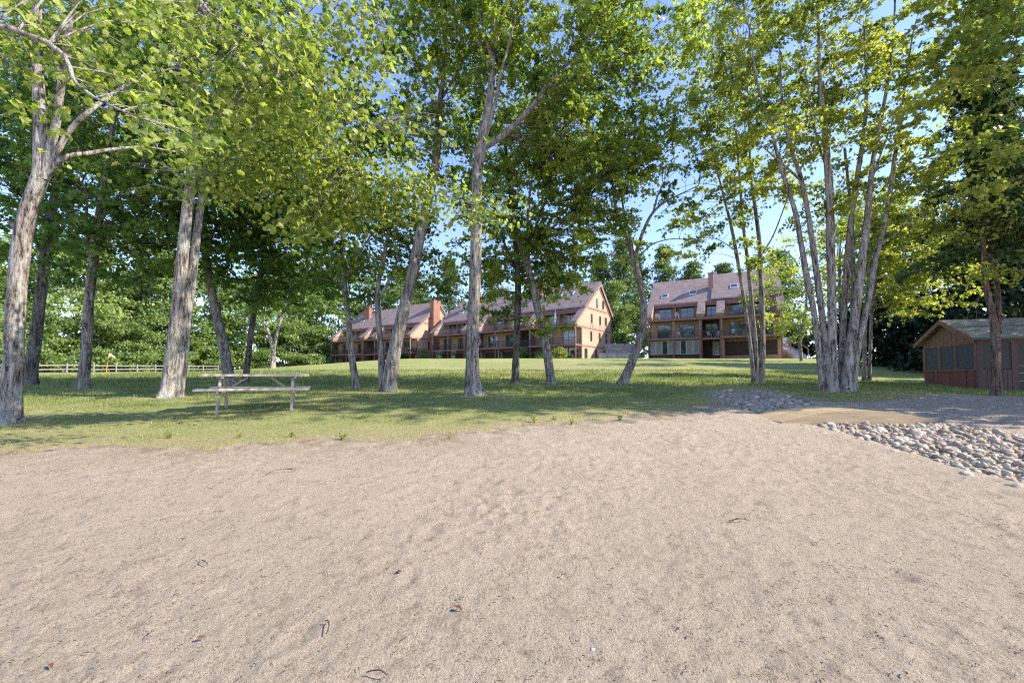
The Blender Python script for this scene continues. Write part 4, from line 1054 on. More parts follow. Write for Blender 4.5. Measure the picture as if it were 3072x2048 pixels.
# ------------------------------------------------------------------ apartment buildings
H1, H2, EV, SL, VR, VB = 2.55, 5.3, .5, .80, 8.0, 12.6
def roof_w(v): return H2 + EV + SL * v
WR = roof_w(VR); WB = H2 + 2.3
def glazed(parent, name, u0, u1, w0, w1, v, panes=2, glass='glass', frame='trim', pane_name="pane"):
    """a framed opening in a wall that faces -v"""
    f = MB(); t = .07
    f.box(u0 - t, u0, v - .07, v - .003, w0 - t, w1 + t); f.box(u1, u1 + t, v - .07, v - .003, w0 - t, w1 + t)
    f.box(u0, u1, v - .07, v - .003, w1, w1 + t); f.box(u0, u1, v - .07, v - .003, w0 - t, w0)
    for k in range(1, panes):
        c = u0 + (u1 - u0) * k / panes; f.box(c - .03, c + .03, v - .06, v - .003, w0, w1)
    o = f.build(name, M[frame], parent)
    for k in range(panes):
        a = u0 + (u1 - u0) * k / panes + (.03 if k else 0); b = u0 + (u1 - u0) * (k + 1) / panes - (.03 if k < panes - 1 else 0)
        MB().box(a, b, v - .03 - .006 * (k % 2), v - .012, w0, w1).build(pane_name, M[glass], o)
    return o

def railing(parent, u0, u1, w, v=.03, h=.95, side=None):
    m = MB()
    m.box(u0, u1, v - .03, v + .03, w + h - .05, w + h); m.box(u0, u1, v - .02, v + .02, w + .08, w + .12)
    n = max(2, int((u1 - u0) / .15))
    for k in range(n + 1):
        u = u0 + (u1 - u0) * k / n; s = .03 if k % 12 == 0 else .011
        m.box(u - s, u + s, v - .016, v + .016, w + .121, w + h - .051)
    if side is not None:
        for (us, v0, v1) in side:
            m.box(us - .03, us + .03, v0, v1, w + h - .05, w + h); m.box(us - .02, us + .02, v0, v1, w + .08, w + .12)
            n = max(2, int((v1 - v0) / .15))
            for k in range(n + 1):
                vv = v0 + (v1 - v0) * k / n; m.box(us - .011, us + .011, vv - .011, vv + .011, w + .121, w + h - .051)
    return m.build("railing", M['rail_dark'], parent)

def condo(label, loc, ang, bays, ground_style, skylights, chimneys, end_chimney=False, seed=0):
    root = empty("apartment_building", loc, -ang)
    tag(root, label, "building", "brown apartment buildings above the lawn")
    W = sum(w for _, w in bays)
    # gable end walls
    poly = [(1.8, -2.0), (VB, -2.0), (VB, WB), (VR, WR), (.02, H2 + EV), (.02, H2 - .32), (1.8, H2 - .32)]
    for u in (0.0, W - .25):
        MB().prism_x(poly, u, u + .25).build("gable_wall", M['siding'], root)
    MB().box(.25, W - .25, VB - .25, VB - .005, -2, WB).build("wall", M['siding'], root)
    # roof
    rf = MB(); th = .2; dz = .03
    def strip(u0, u1, v0, v1, m, d=dz):
        m.hexa([(u0, v0, roof_w(v0) + d), (u1, v0, roof_w(v0) + d), (u1, v1, roof_w(v1) + d), (u0, v1, roof_w(v1) + d),
                (u0, v0, roof_w(v0) + d + th), (u1, v0, roof_w(v0) + d + th), (u1, v1, roof_w(v1) + d + th), (u0, v1, roof_w(v1) + d + th)])
    VC = 2.35
    half = W * .5 if len(bays) == 3 else W * .62
    strip(-.3, half, VC, VR, rf); strip(half, W + .3, VC, VR + .2, rf, dz + .28)
    sb = (WR - WB) / (VB - VR)
    for (a, b, d) in ((-.3, half, dz), (half, W + .3, dz + .28)):
        v1 = VB + .4; w1 = WB - sb * .4
        rf.hexa([(a, VR + .004, WR + d), (b, VR + .004, WR + d), (b, v1, w1 + d), (a, v1, w1 + d), (a, VR + .004, WR + d + th), (b, VR + .004, WR + d + th), (b, v1, w1 + d + th), (a, v1, w1 + d + th)])
    roof = rf.build("roof", M['roof'], root)
    for u in (-.34, W + .302):
        for (va, wa, vb, wb) in ((-.36, roof_w(-.36), VR, WR), (VR + .004, WR, VB + .4, WB - sb * .4)):
            MB().hexa([(u, va, wa - .2), (u + .038, va, wa - .2), (u + .038, vb, wb - .2), (u, vb, wb - .2), (u, va, wa + .2), (u + .038, va, wa + .2), (u + .038, vb, wb + .2), (u, vb, wb + .2)]).build("barge_board", M['trim_pink'], root)
    # bays
    joins = [0.0]
    for _, w in bays: joins.append(joins[-1] + w)
    piers = [(-.3, .55)] + [(j - .5, j + .5) for j in joins[1:-1]] + [(W - .55, W + .3)]
    for a, b in piers:
        p = MB(); strip(a, b, -.36, VC - .004, p); p.build("roof_pier", M['roof'], root)
        a2, b2 = max(a, .0) + .004, min(b, W) - .004
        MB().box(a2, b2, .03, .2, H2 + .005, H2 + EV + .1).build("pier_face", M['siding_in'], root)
        for u in (a2, b2 - .1):
            if (u < .2) or (u > W - .3): continue
            MB().prism_x([(.205, H2 + .004), (3.19, H2 + .004), (3.19, roof_w(3.19)), (.205, roof_w(.205))], u, u + .1).build("cheek_wall", M['siding'], root)
    # the two ends have cheek walls too, facing inwards
    for u in (.45, W - .55):
        MB().prism_x([(.205, H2 + .004), (3.19, H2 + .004), (3.19, roof_w(3.19)), (.205, roof_w(.205))], u, u + .1).build("cheek_wall", M['siding'], root)
    MB().box(-.02, W + .02, -.06, 3.2, H2 - .3, H2).build("floor_slab", M['slab'], root)
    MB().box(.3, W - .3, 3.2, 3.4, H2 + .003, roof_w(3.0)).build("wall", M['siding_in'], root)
    for bi, (kind, w) in enumerate(bays):
        u0, u1 = joins[bi], joins[bi + 1]
        c0 = u0 + (.55 if bi == 0 else .5); c1 = u1 - (.55 if bi == len(bays) - 1 else .5)
        # header over the roof terrace
        hd = MB().box(c0 - .1, c1 + .1, VC - .05, VC + .15, roof_w(VC) - .42, roof_w(VC) + (.02 if u1 < half else .2)); hd.build("header", M['trim'], root)
        railing(root, c0, c1, H2)
        if kind == 'bay':
            L = c1 - c0
            glazed(root, "sliding_door", c0 + L * .10, c0 + L * .10 + 1.8, H2 + .05, H2 + 2.05, 3.2, 2)
            glazed(root, "sliding_door", c1 - L * .10 - 1.8, c1 - L * .10, H2 + .05, H2 + 2.05, 3.2, 2)
            MB().box((c0 + c1) / 2 - .06, (c0 + c1) / 2 + .06, 2.3, 3.19, H2 + .004, H2 + 2.4).build("partition", M['trim_pink'], root)
            # first floor balcony
            bl = MB().box(u0 - .02, u1 + .02, -.06, 1.79, H1 - .28, H1).build("balcony", M['slab'], root)
            side = []
            if bi == 0: side.append((u0 + .05, .06, 1.75))
            if bi == len(bays) - 1: side.append((u1 - .05, .06, 1.75))
            railing(bl, u0 + .1, u1 - .1, H1, side=side)
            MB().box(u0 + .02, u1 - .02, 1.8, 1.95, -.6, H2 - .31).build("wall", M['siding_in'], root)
            glazed(root, "sliding_door", u0 + w * .16, u0 + w * .16 + 1.9, H1 + .05, H1 + 2.05, 1.8, 2)
            glazed(root, "sliding_door", u1 - w * .14 - 1.9, u1 - w * .14, H1 + .05, H1 + 2.05, 1.8, 2)
            for u in (u0 + .12, (u0 + u1) / 2, u1 - .12):
                MB().box(u - .09, u + .09, .06, .24, H1 + .002, H2 - .302).build("post", M['trim_pink'], root)
                MB().box(u - .09, u + .09, .06, .24, -1, H1 - .283).build("post", M['trim'], root)
            st = ground_style[bi]
            if st == 'panes':
                n = 8; s = (w - .5) / n
                for k in range(n):
                    a = u0 + .25 + s * k
                    glazed(root, "window", a + .08, a + s - .08, .25, 2.1, .5, 1, 'glass_pale' if (k * 7 + seed) % 3 else 'glass', 'cream_post')
                MB().box(u0 + .12, u1 - .12, .5, .62, -1, H1 - .285).build("porch_wall", M['dark_wall'], root)
            elif st == 'garage':
                n = 2; s = (w - .6) / n
                for k in range(n):
                    a = u0 + .3 + s * k
                    m = MB()
                    for q in range(4): m.box(a + .2, a + s - .2, 1.74, 1.797, q * .5 - .05, q * .5 + .42)
                    m.build("opening_panel", M['dark_wall'], root)  # dark panels stand for the shade inside the open bay
                    MB().box(a - .08, a + .1, .9, 1.1, -1, H1 - .285).build("post", M['cream_post'], root)
                MB().box(u0 + .25, u1 - .25, 1.76 - .02, 1.798, 2.02, H1 - .3).build("lintel", M['trim'], root)
            else:
                n = 4; s = (w - .6) / n
                for k in range(n):
                    a = u0 + .3 + s * k
                    glazed(root, "glazed_door", a + .1, a + s - .1, .02, 2.05, 1.8, 2, 'glass' if k % 2 else 'glass_pale')
        else:
            MB().box(u0 + .12, u1 - .12, 2.3, 2.45, -.6, H2 - .31).build("wall", M['dark_wall'], root)
            for u in (u0 - .0, u1 - .14):
                MB().box(u + .004, u + .136, .2, 2.3, -.6, H2 - .31).build("side_wall", M['trim'], root)
            bl = MB().box(u0 + .14, u1 - .14, .1, 2.29, H1 - .4, H1 - .15).build("balcony", M['slab'], root)
            railing(bl, u0 + .16, u1 - .16, H1 - .15, .16)
            glazed(root, "sliding_door", u0 + .5, u1 - .5, H1 - .05, H1 + 1.95, 2.3, 2)
            glazed(root, "sliding_door", c0 + .15, c1 - .15, H2 + .05, H2 + 2.0, 3.2, 2)
            glazed(root, "door", u0 + w * .55, u1 - .3, .02, 2.0, 2.3, 1, 'glass_pale')
    # skylights and chimneys belong to the roof
    for (u, v) in skylights:
        d = dz + th + (.28 if u > half else 0)
        s = MB(); s.hexa([(u - .5, v - .4, roof_w(v - .4) + d - .05), (u + .5, v - .4, roof_w(v - .4) + d - .05), (u + .5, v + .4, roof_w(v + .4) + d - .05), (u - .5, v + .4, roof_w(v + .4) + d - .05),
                          (u - .5, v - .4, roof_w(v - .4) + d + .14), (u + .5, v - .4, roof_w(v - .4) + d + .14), (u + .5, v + .4, roof_w(v + .4) + d + .14), (u - .5, v + .4, roof_w(v + .4) + d + .14)])
        o = s.build("skylight", M['white_frame'], root)
        s = MB(); e = .145
        s.hexa([(u - .4, v - .3, roof_w(v - .3) + d + e - .02), (u + .4, v - .3, roof_w(v - .3) + d + e - .02), (u + .4, v + .3, roof_w(v + .3) + d + e - .02), (u - .4, v + .3, roof_w(v + .3) + d + e - .02),
                (u - .4, v - .3, roof_w(v - .3) + d + e + .02), (u + .4, v - .3, roof_w(v - .3) + d + e + .02), (u + .4, v + .3, roof_w(v + .3) + d + e + .02), (u - .4, v + .3, roof_w(v + .3) + d + e + .02)])
        s.build("pane", M['glass'], o)
    for (u, v, wd, top, mt) in chimneys:
        o = MB().box(u - wd / 2, u + wd / 2, v - .45, v + .45, roof_w(v) - .8, WR + top).build("chimney", M[mt], root)
        MB().box(u - wd / 2 - .08, u + wd / 2 + .08, v - .53, v + .53, WR + top + .002, WR + top + .12).build("cap", M['trim'], o)
    # trim and windows of the right hand gable end
    e = W
    def gbox(name, mt, v0, v1, w0, w1, d=.05, par=None):
        return MB().box(e + .003, e + d, v0, v1, w0, w1).build(name, M[mt], par or root)
    gbox("beam", 'trim_pink', 1.8, VB, H1 - .28, H1 - .03)
    gbox("beam", 'trim_pink', .03, VB, H2 - .30, H2 - .05, .055)
    gbox("beam", 'trim_pink', 3.6, VB - 1.6, H2 + 2.75, H2 + 3.0)
    gbox("corner_board", 'trim_pink', VB - .25, VB, -2, WB - .1, .045)
    gbox("corner_board", 'trim_pink', 1.8, 2.0, -2, H1 - .3, .045); gbox("corner_board", 'trim_pink', 1.8, 2.0, H1, H2 - .31, .045)
    rows = [(3.1, 4.9, [(7.2, .55), (9.4, .6)]), (.5, 2.3, [(5.2, .45), (8.2, .5), (10.4, .6)])]
    for (w0, w1, ws) in rows:
        for (v, wd) in ws:
            for q in (v - wd / 2 - .1, v + wd / 2 + .04):
                gbox("trim_strip", 'trim_pink', q, q + .06, H2 + (.0 if w0 < 2 else 2.98), H2 + w0, .04)
            f = gbox("window", 'trim_pink', v - wd / 2 - .06, v + wd / 2 + .06, H2 + w0 - .06 + .2, H2 + w1 + .06 - .3, .06)
            gbox("pane", 'glass', v - wd / 2, v + wd / 2, H2 + w0 + .2, H2 + w1 - .3, .07, f)
    for (w0, w1, ws) in [(H1 + .7, H1 + 2.1, [(5.0, .5), (8.0, .5), (10.5, .6)]), (.5, 2.0, [(3.2, .8), (6.6, .6), (9.6, .8)])]:
        for (v, wd) in ws:
            f = gbox("window", 'trim_pink', v - wd / 2 - .06, v + wd / 2 + .06, w0 - .06, w1 + .06, .06)
            gbox("pane", 'glass', v - wd / 2, v + wd / 2, w0, w1, .07, f)
    if end_chimney:
        o = MB().box(W + .06, W + 1.0, 5.2, 7.0, -2, WR + .5).build("end_chimney", M['brick'], root)
        MB().box(W - .02 + .06, W + 1.1, 5.1, 7.1, WR + .502, WR + .65).build("cap", M['trim'], o)
    return root

A_R, A_M, A_L = R(28), R(36), R(30)
condo("right brown apartment building with four skylights, seen past the slim stem clump", (20.0, 62.8, 4.39), A_R, [('bay', 7.2), ('core', 2.5), ('bay', 7.2)], ['panes', None, 'garage'],
      [(1.9, 4.1), (5.9, 4.4), (11.4, 4.7), (15.6, 4.7)], [(8.35, 5.2, .7, .15, 'trim_pink')], seed=1)
condo("middle apartment building with a tall sunlit peach gable on its right end", (8.96 - 29.0 * math.cos(A_M), 60 + 29.0 * math.sin(A_M), 3.5), A_M, [('bay', 7.9), ('core', 2.65), ('bay', 7.9), ('core', 2.65), ('bay', 7.9)], ['garage', None, 'garage', None, 'glass'],
      [(3.0, 4.8), (13.5, 4.8), (23.2, 5.6), (25.2, 5.8)], [(5.2, 6.4, 1.3, 1.2, 'brick'), (19.0, 6.2, 1.6, 1.2, 'brick')], seed=2)
condo("left apartment building partly hidden by trunks, with a brick end chimney", (-18.4 - 22.0 * math.cos(A_L), 77 + 22.0 * math.sin(A_L), 3.3), A_L, [('bay', 9.4), ('core', 3.2), ('bay', 9.4)], ['garage', None, 'garage'],
      [(4.0, 5.0)], [(4.6, 5.6, 1.6, .8, 'brick')], True, seed=3)

# ------------------------------------------------------------------ the screened cabin
def cabin():
    a = math.atan2(-.317, .948)
    root = empty("screened_cabin", (19.14, 17.5, .97), a)      # local x: along the long wall, local y: along the gable end
    tag(root, "low red brown screened cabin with a green grey shingle roof", "cabin")
    Lx, Dy, E, Rg = 6.2, 3.7, 2.08, 2.95
    gz = -.25
    # gable wall (local x = 0 plane, facing -x)
    lw = MB(); n = 26; s = Dy / n
    for k in range(n):                                          # vertical boards, a hair apart
        lw.box(-.03 - .006 * (k % 2), .02, k * s + .004, (k + 1) * s - .004, gz, .74)
    lw.build("lower_boards", M['cabin_red'], root)
    ub = MB()
    def topz(y): return E + (Rg - E) * (1 - abs(y - Dy / 2) / (Dy / 2))
    for k in range(n):
        y0, y1 = k * s + .004, (k + 1) * s - .004
        d = -.03 - .006 * (k % 2)
        ub.hexa([(d, y0, 1.86), (.02, y0, 1.86), (.02, y1, 1.86), (d, y1, 1.86), (d, y0, topz(y0) - .02), (.02, y0, topz(y0) - .02), (.02, y1, topz(y1) - .02), (d, y1, topz(y1) - .02)])
    ub.build("gable_boards", M['cabin_trim'], root)
    def post(y0, y1): MB().box(-.06, .06, y0, y1, .80, 1.855).build("post", M['cabin_trim'], root)
    MB().box(-.09, .06, -.02, Dy + .02, .742, .798).build("sill", M['cabin_trim'], root)
    for (y0, y1) in ((0, .16), (Dy * .36 - .05, Dy * .36 + .05), (Dy * .66 - .05, Dy * .66 + .05), (Dy - .14, Dy)): post(y0, y1)
    for (y0, y1) in ((.16, Dy * .36 - .05), (Dy * .36 + .05, Dy * .66 - .05), (Dy * .66 + .05, Dy - .14)):
        o = MB().box(-.012, .012, y0 + .002, y1 - .002, .80, 1.855).build("screen_window", M['screen'], root)
        MB().box(.03, .05, y0 + .08, y0 + .24, .81, 1.85).build("curtain", M['glass_pale'], o)
        MB().box(-.03, -.013, y0 + .002, y0 + .05, .80, 1.855).build("frame", M['dark_wall'], o)
    # long wall (local y = 0 plane, facing -y)
    s2 = .14
    for (xa, xb) in ((.10, 1.0), (2.12, 3.9), (4.02, Lx - .14)):
        lb = MB(); nb = max(1, int((xb - xa) / s2)); s3 = (xb - xa) / nb
        for k in range(nb): lb.box(xa + k * s3 + .004, xa + (k + 1) * s3 - .004, -.03 - .006 * (k % 2), .02, gz, .78)
        lb.build("lower_boards", M['cabin_shaded'], root)
    MB().box(.0, Lx, -.05, .03, 1.90, E - .02).build("header", M['cabin_shaded'], root)
    for (x0, x1) in ((-.06, .10), (1.0, 1.12), (2.0, 2.12), (3.9, 4.02), (Lx - .14, Lx)):
        MB().box(x0, x1, -.062, .05, gz, E - .03).build("post", M['cabin_shaded'], root)
    for (x0, x1) in ((.10, 1.0), (2.12, 3.9), (4.02, Lx - .14)):
        o = MB().box(x0 + .004, x1 - .004, -.015, .012, .80, 1.895).build("screen_window", M['screen'], root)
        MB().box(x1 - .25, x1 - .12, .03, .05, .81, 1.88).build("curtain", M['glass_pale'], o)
    d = MB()
    d.box(1.13, 1.21, -.05, .0, gz, 1.89); d.box(1.91, 1.99, -.05, .0, gz, 1.89); d.box(1.21, 1.91, -.05, .0, 1.80, 1.89); d.box(1.21, 1.91, -.05, .0, gz, -.05)
    door = d.build("screen_door", M['cabin_shaded'], root)
    MB().box(1.211, 1.909, -.02, -.005, -.049, 1.799).build("screen", M['screen'], door)
    g = MB(); g.box(1.22, 1.90, -.048, -.03, .93, .955); g.box(1.22, 1.90, -.048, -.03, .63, .655); g.box(1.22, 1.90, -.048, -.03, .32, .345); g.box(1.55, 1.57, -.046, -.031, -.04, .929)
    g.build("grille", M['cream_post'], door)
    # rear walls and a dark floor
    MB().box(.03, Lx, Dy - .06, Dy, gz, E).box(Lx - .06, Lx - .001, .06, Dy - .07, gz, E).box(.03, Lx - .07, .06, Dy - .07, gz, .02).build("rear_walls", M['dark_wall'], root)
    # roof: stepped courses of shingles on two slopes
    for sgn in (1, -1):
        r = MB(); rows = 17; run = Dy / 2 + .28; drop = (Rg - E) / (Dy / 2)
        for q in range(rows):
            t0, t1 = q / rows, (q + 1) / rows + .03
            def pt(t, up):
                yy = Dy / 2 - sgn * run * (1 - t); zz = Rg + .10 - drop * run * (1 - t) + up
                return yy, min(zz, Rg + .15)
            (ya, za), (yb, zb) = pt(t0, .035), pt(min(t1, 1), .0)
            (_, za0), (_, zb0) = pt(t0, -.06), pt(min(t1, 1), -.06)
            vv = [(-.28, ya, za0), (Lx + .3, ya, za0), (Lx + .3, yb, zb0), (-.28, yb, zb0), (-.28, ya, za), (Lx + .3, ya, za), (Lx + .3, yb, zb), (-.28, yb, zb)]
            r.hexa(vv)
        r.build("roof_slope", M['roof_green'], root)
        b = MB(); yA, zA = Dy / 2 - sgn * run, Rg + .10 - drop * run
        b.hexa([(-.315, yA, zA - .17), (-.284, yA, zA - .17), (-.284, Dy / 2, Rg - .09), (-.315, Dy / 2, Rg - .09), (-.315, yA, zA + .03), (-.284, yA, zA + .03), (-.284, Dy / 2, Rg + .11), (-.315, Dy / 2, Rg + .11)])
        b.build("barge_board", M['cabin_trim'], root)
cabin()

# ------------------------------------------------------------------ rail fence, driveway, steps, retaining walls
def fence():
    pts = [(-55.4, 26.5), (-55.2, 29.5), (-55, 32.5), (-54.8, 35.5), (-54.5, 38.5), (-54.3, 42), (-54.1, 45.3), (-53.9, 48.5), (-53.8, 51.6), (-53.6, 54.7), (-53.5, 57.7), (-53.3, 60.7), (-53.2, 63.7), (-53, 66.7), (-52.8, 69.7), (-52.6, 72.7), (-52, 75.6)]
    root = empty("rail_fence", (pts[0][0], pts[0][1], float(ground(*pts[0]))))
    tag(root, "long grey two rail fence in front of the leafy wood", "fence")
    b = root.location
    zs = [float(ground(*p)) for p in pts]
    for p, z in zip(pts, zs):
        MB().box(-.075, .075, -.075, .075, -.3, 1.15).build("post", M['fence_wood'], root, .02, loc=(p[0] - b.x, p[1] - b.y, z - b.z))
    g = rng(3)
    for i in range(len(pts) - 1):
        for h in (.42, .92):
            p = Vector((pts[i][0] - .11 - b.x, pts[i][1] - b.y, zs[i] + h + g.normal(0, .015) - b.z)); q = Vector((pts[i + 1][0] - .11 - b.x, pts[i + 1][1] - b.y, zs[i + 1] + h + g.normal(0, .015) - b.z))
            MB().bar(p, q, .05, .13).build("rail", M['fence_wood'], root)
fence()

def flagstick():
    x, y = -39.0, 41.0
    z = float(ground(x, y)); root = empty("golf_flag", (x, y, z)); tag(root, "orange flagstick with a pale yellow pennant on the far left lawn", "flag")
    MB().cyl((0, 0, -.1), (.26, 0, 2.15), .035, .03, 8).build("pole", M['pole_orange'], root)
    v, f = [], []
    for i in range(9):
        t = i / 8; h = .40 * (1 - .55 * t)
        yy = .10 * math.sin(t * 6); zc = 1.93 - .22 * t
        v += [(.25 + .62 * t, yy - .012, zc - h / 2), (.25 + .62 * t, yy - .012, zc + h / 2), (.25 + .62 * t, yy + .012, zc - h / 2), (.25 + .62 * t, yy + .012, zc + h / 2)]
        if i:
            a, b = 4 * (i - 1), 4 * i
            f += [(a, b, b + 1, a + 1), (a + 2, a + 3, b + 3, b + 2), (a + 1, b + 1, b + 3, a + 3), (a, a + 2, b + 2, b)]
    m = MB(); m.add(v, f); m.build("pennant", M['flag_yellow'], root, smooth=True)
flagstick()

def driveway():
    pts = [(-60, 96, 2.2), (-48, 92, 2.2), (-40, 84, 2.2), (-35, 74, 2.0), (-30, 67, 1.8), (-24, 66, 1.8), (-16, 70, 1.8)]
    P = resample(np.array([(x, y, 0, w) for x, y, w in pts], float), 1.0)
    T = np.gradient(P[:, :2], axis=0); T /= np.linalg.norm(T, axis=1)[:, None]
    nrm = np.stack([-T[:, 1], T[:, 0]], 1)
    V = []
    for s in (-1, -.33, .33, 1):
        xy = P[:, :2] + nrm * P[:, 3:4] * s
        V.append(np.column_stack([xy, ground(xy[:, 0], xy[:, 1]) + .07]))
    V = np.stack(V, 1).reshape(-1, 3); n = len(P)
    i = np.arange(n * 4).reshape(n, 4)
    F = np.stack([i[:-1, :-1], i[:-1, 1:], i[1:, 1:], i[1:, :-1]], -1).reshape(-1, 4)
    o = link("driveway", np_mesh("driveway", V, F, M['asphalt'], True)); tag(o, "grey driveway bending towards the left apartments", None, None, "structure")
driveway()

def terraces():
    g = rng(77)
    for nm, lab, x0, x1, y, z0, z1, mt in (("retaining_wall", "lower pale block retaining wall between middle and right apartments", 13.0, 19.2, 63.5, 3.5, 5.0, 'stone_wall'),
                                           ("retaining_wall", "upper pale block retaining wall under the pines between the apartments", 14.2, 20.4, 68.2, 4.0, 6.6, 'stone_wall')):
        root = empty(nm, (x0, y, z0)); tag(root, lab, "wall")
        h = .42; rows = int((z1 - z0) / h)
        for r in range(rows):
            x = -.4 * (r % 2)
            while x < x1 - x0:
                a, b = max(0, x), min(x1 - x0, x + .86)
                if b - a > .1: MB().box(a + .01, b - .01, g.normal(0, .012), .5, r * h + .008, (r + 1) * h - .008).build("block", M['stone_wall'], root, .015)
                x += .86
        MB().box(-.05, x1 - x0 + .05, -.06, .55, rows * h, rows * h + .1).build("coping", M['stone_wall'], root)
    root = empty("handrail", (15.6, 61.6, float(ground(15.6, 61.6)))); tag(root, "slanting brown handrail in front of the pale retaining walls", "handrail")
    m = MB(); m.bar((-1.6, 1.4, 1.9), (1.2, -.6, .75), .08); m.build("rail", M['trim_pink'], root)
    for t in (.02, .5, .98):
        p = Vector((-1.6, 1.4, 1.9)).lerp(Vector((1.2, -.6, .75)), t)
        MB().box(p.x - .05, p.x + .05, p.y - .05, p.y + .05, -.4, p.z - .03).build("post", M['trim'], root)
    # outside steps at the right end of the right building
    root = empty("concrete_steps", (38.9, 57.5, 4.1)); tag(root, "pale concrete steps with two handrails beside the right apartments", "steps")
    for k in range(9):
        MB().box(-.95, .95, k * .32, k * .32 + .34, -.4, .17 * (k + 1)).build("step", M['stone_wall'], root, .01)
    MB().box(-1.3, 1.5, 3.3, 3.6, -.4, 2.9).build("landing_wall", M['white_frame'], root)
    for s in (-1.05, 1.05):
        MB().bar((s, -.1, 1.0), (s, 2.9, 2.6), .07).build("handrail", M['cream_post'], root)
        for q in (0, 1.4, 2.8): MB().box(s - .035, s + .035, q - .035, q + .035, -.3, 1.02 + q * .53).build("post", M['cream_post'], root)
terraces()

# ------------------------------------------------------------------ picnic table
def picnic_table():
    a = math.atan2(.8, 1.77)
    gx, gy = -5.47, 9.24
    z0 = 1.535 - .745
    root = empty("picnic_table", (gx, gy, z0), a); tag(root, "pale weathered picnic table with attached benches on the grass edge", "table")
    L = .975; g = rng(8)
    for k in range(5):
        y = -.30 + .15 * k
        MB().box(-L + g.normal(0, .004), L + g.normal(0, .004), y - .07, y + .07, .698, .745).build("top_plank", M['wood_pale'], root, .006)
    for s in (-1, 1):
        for k in (0, 1):
            y = s * .70 + (k - .5) * .15
            MB().box(-L - .02 + g.normal(0, .004), L + .02 + g.normal(0, .004), y - .07, y + .07, .412, .46).build("seat_plank", M['wood_pale'], root, .006)
    gl = lambda x, y: float(ground(gx + x * math.cos(a) - y * math.sin(a), gy + x * math.sin(a) + y * math.cos(a))) - z0
    for e in (-.66, .66):
        for s in (-1, 1):
            zb = gl(e, s * .52) - .05
            MB().bar((e, s * .20, .69), (e, s * .52, zb), .05, .07).build("leg", M['steel_tan'], root, .006)
        MB().bar((e + .055, -.80, .395), (e + .055, .80, .395), .05, .06).build("seat_support", M['steel_tan'], root, .005)
        MB().bar((e + .055, -.36, .68), (e + .055, .36, .68), .05, .05).build("top_support", M['steel_tan'], root, .005)
        s = 1 if e < 0 else -1
        MB().bar((e + s * .06, 0, .40), (e + s * .46, 0, .69), .03, .04).build("brace", M['steel_tan'], root, .004)
picnic_table()

# ------------------------------------------------------------------ low timber bridge over the rocky channel
def footbridge():
    z0 = float(ground(6.25, 8.3)) + .02
    root = empty("footbridge", (6.25, 8.25, z0), R(3)); tag(root, "low arched plank footbridge over the rocky channel", "footbridge")
    W, D = 1.45, .46
    arch = lambda x: .155 - .20 * (x / W) ** 2
    n = 20; s = 2 * W / n; g = rng(14)
    for k in range(n):
        a, b = -W + k * s + .004, -W + (k + 1) * s - .004
        za, zb = arch(a), arch(b); d = g.normal(0, .0015)
        MB().hexa([(a, -D, za - .035), (b, -D, zb - .035), (b, D, zb - .035), (a, D, za - .035), (a, -D, za + d), (b, -D, zb + d), (b, D, zb + d), (a, D, za + d)]).build("plank", M['wood_new'], root)
    for y in (-D - .045, D + .005):
        m = MB()
        for k in range(12):
            a, b = -W + 2 * W * k / 12, -W + 2 * W * (k + 1) / 12
            m.hexa([(a, y, arch(a) - .34), (b, y, arch(b) - .34), (b, y + .04, arch(b) - .34), (a, y + .04, arch(a) - .34), (a, y, arch(a) + .004), (b, y, arch(b) + .004), (b, y + .04, arch(b) + .004), (a, y + .04, arch(a) + .004)])
        m.build("side_board", M['wood_new'], root)
footbridge()

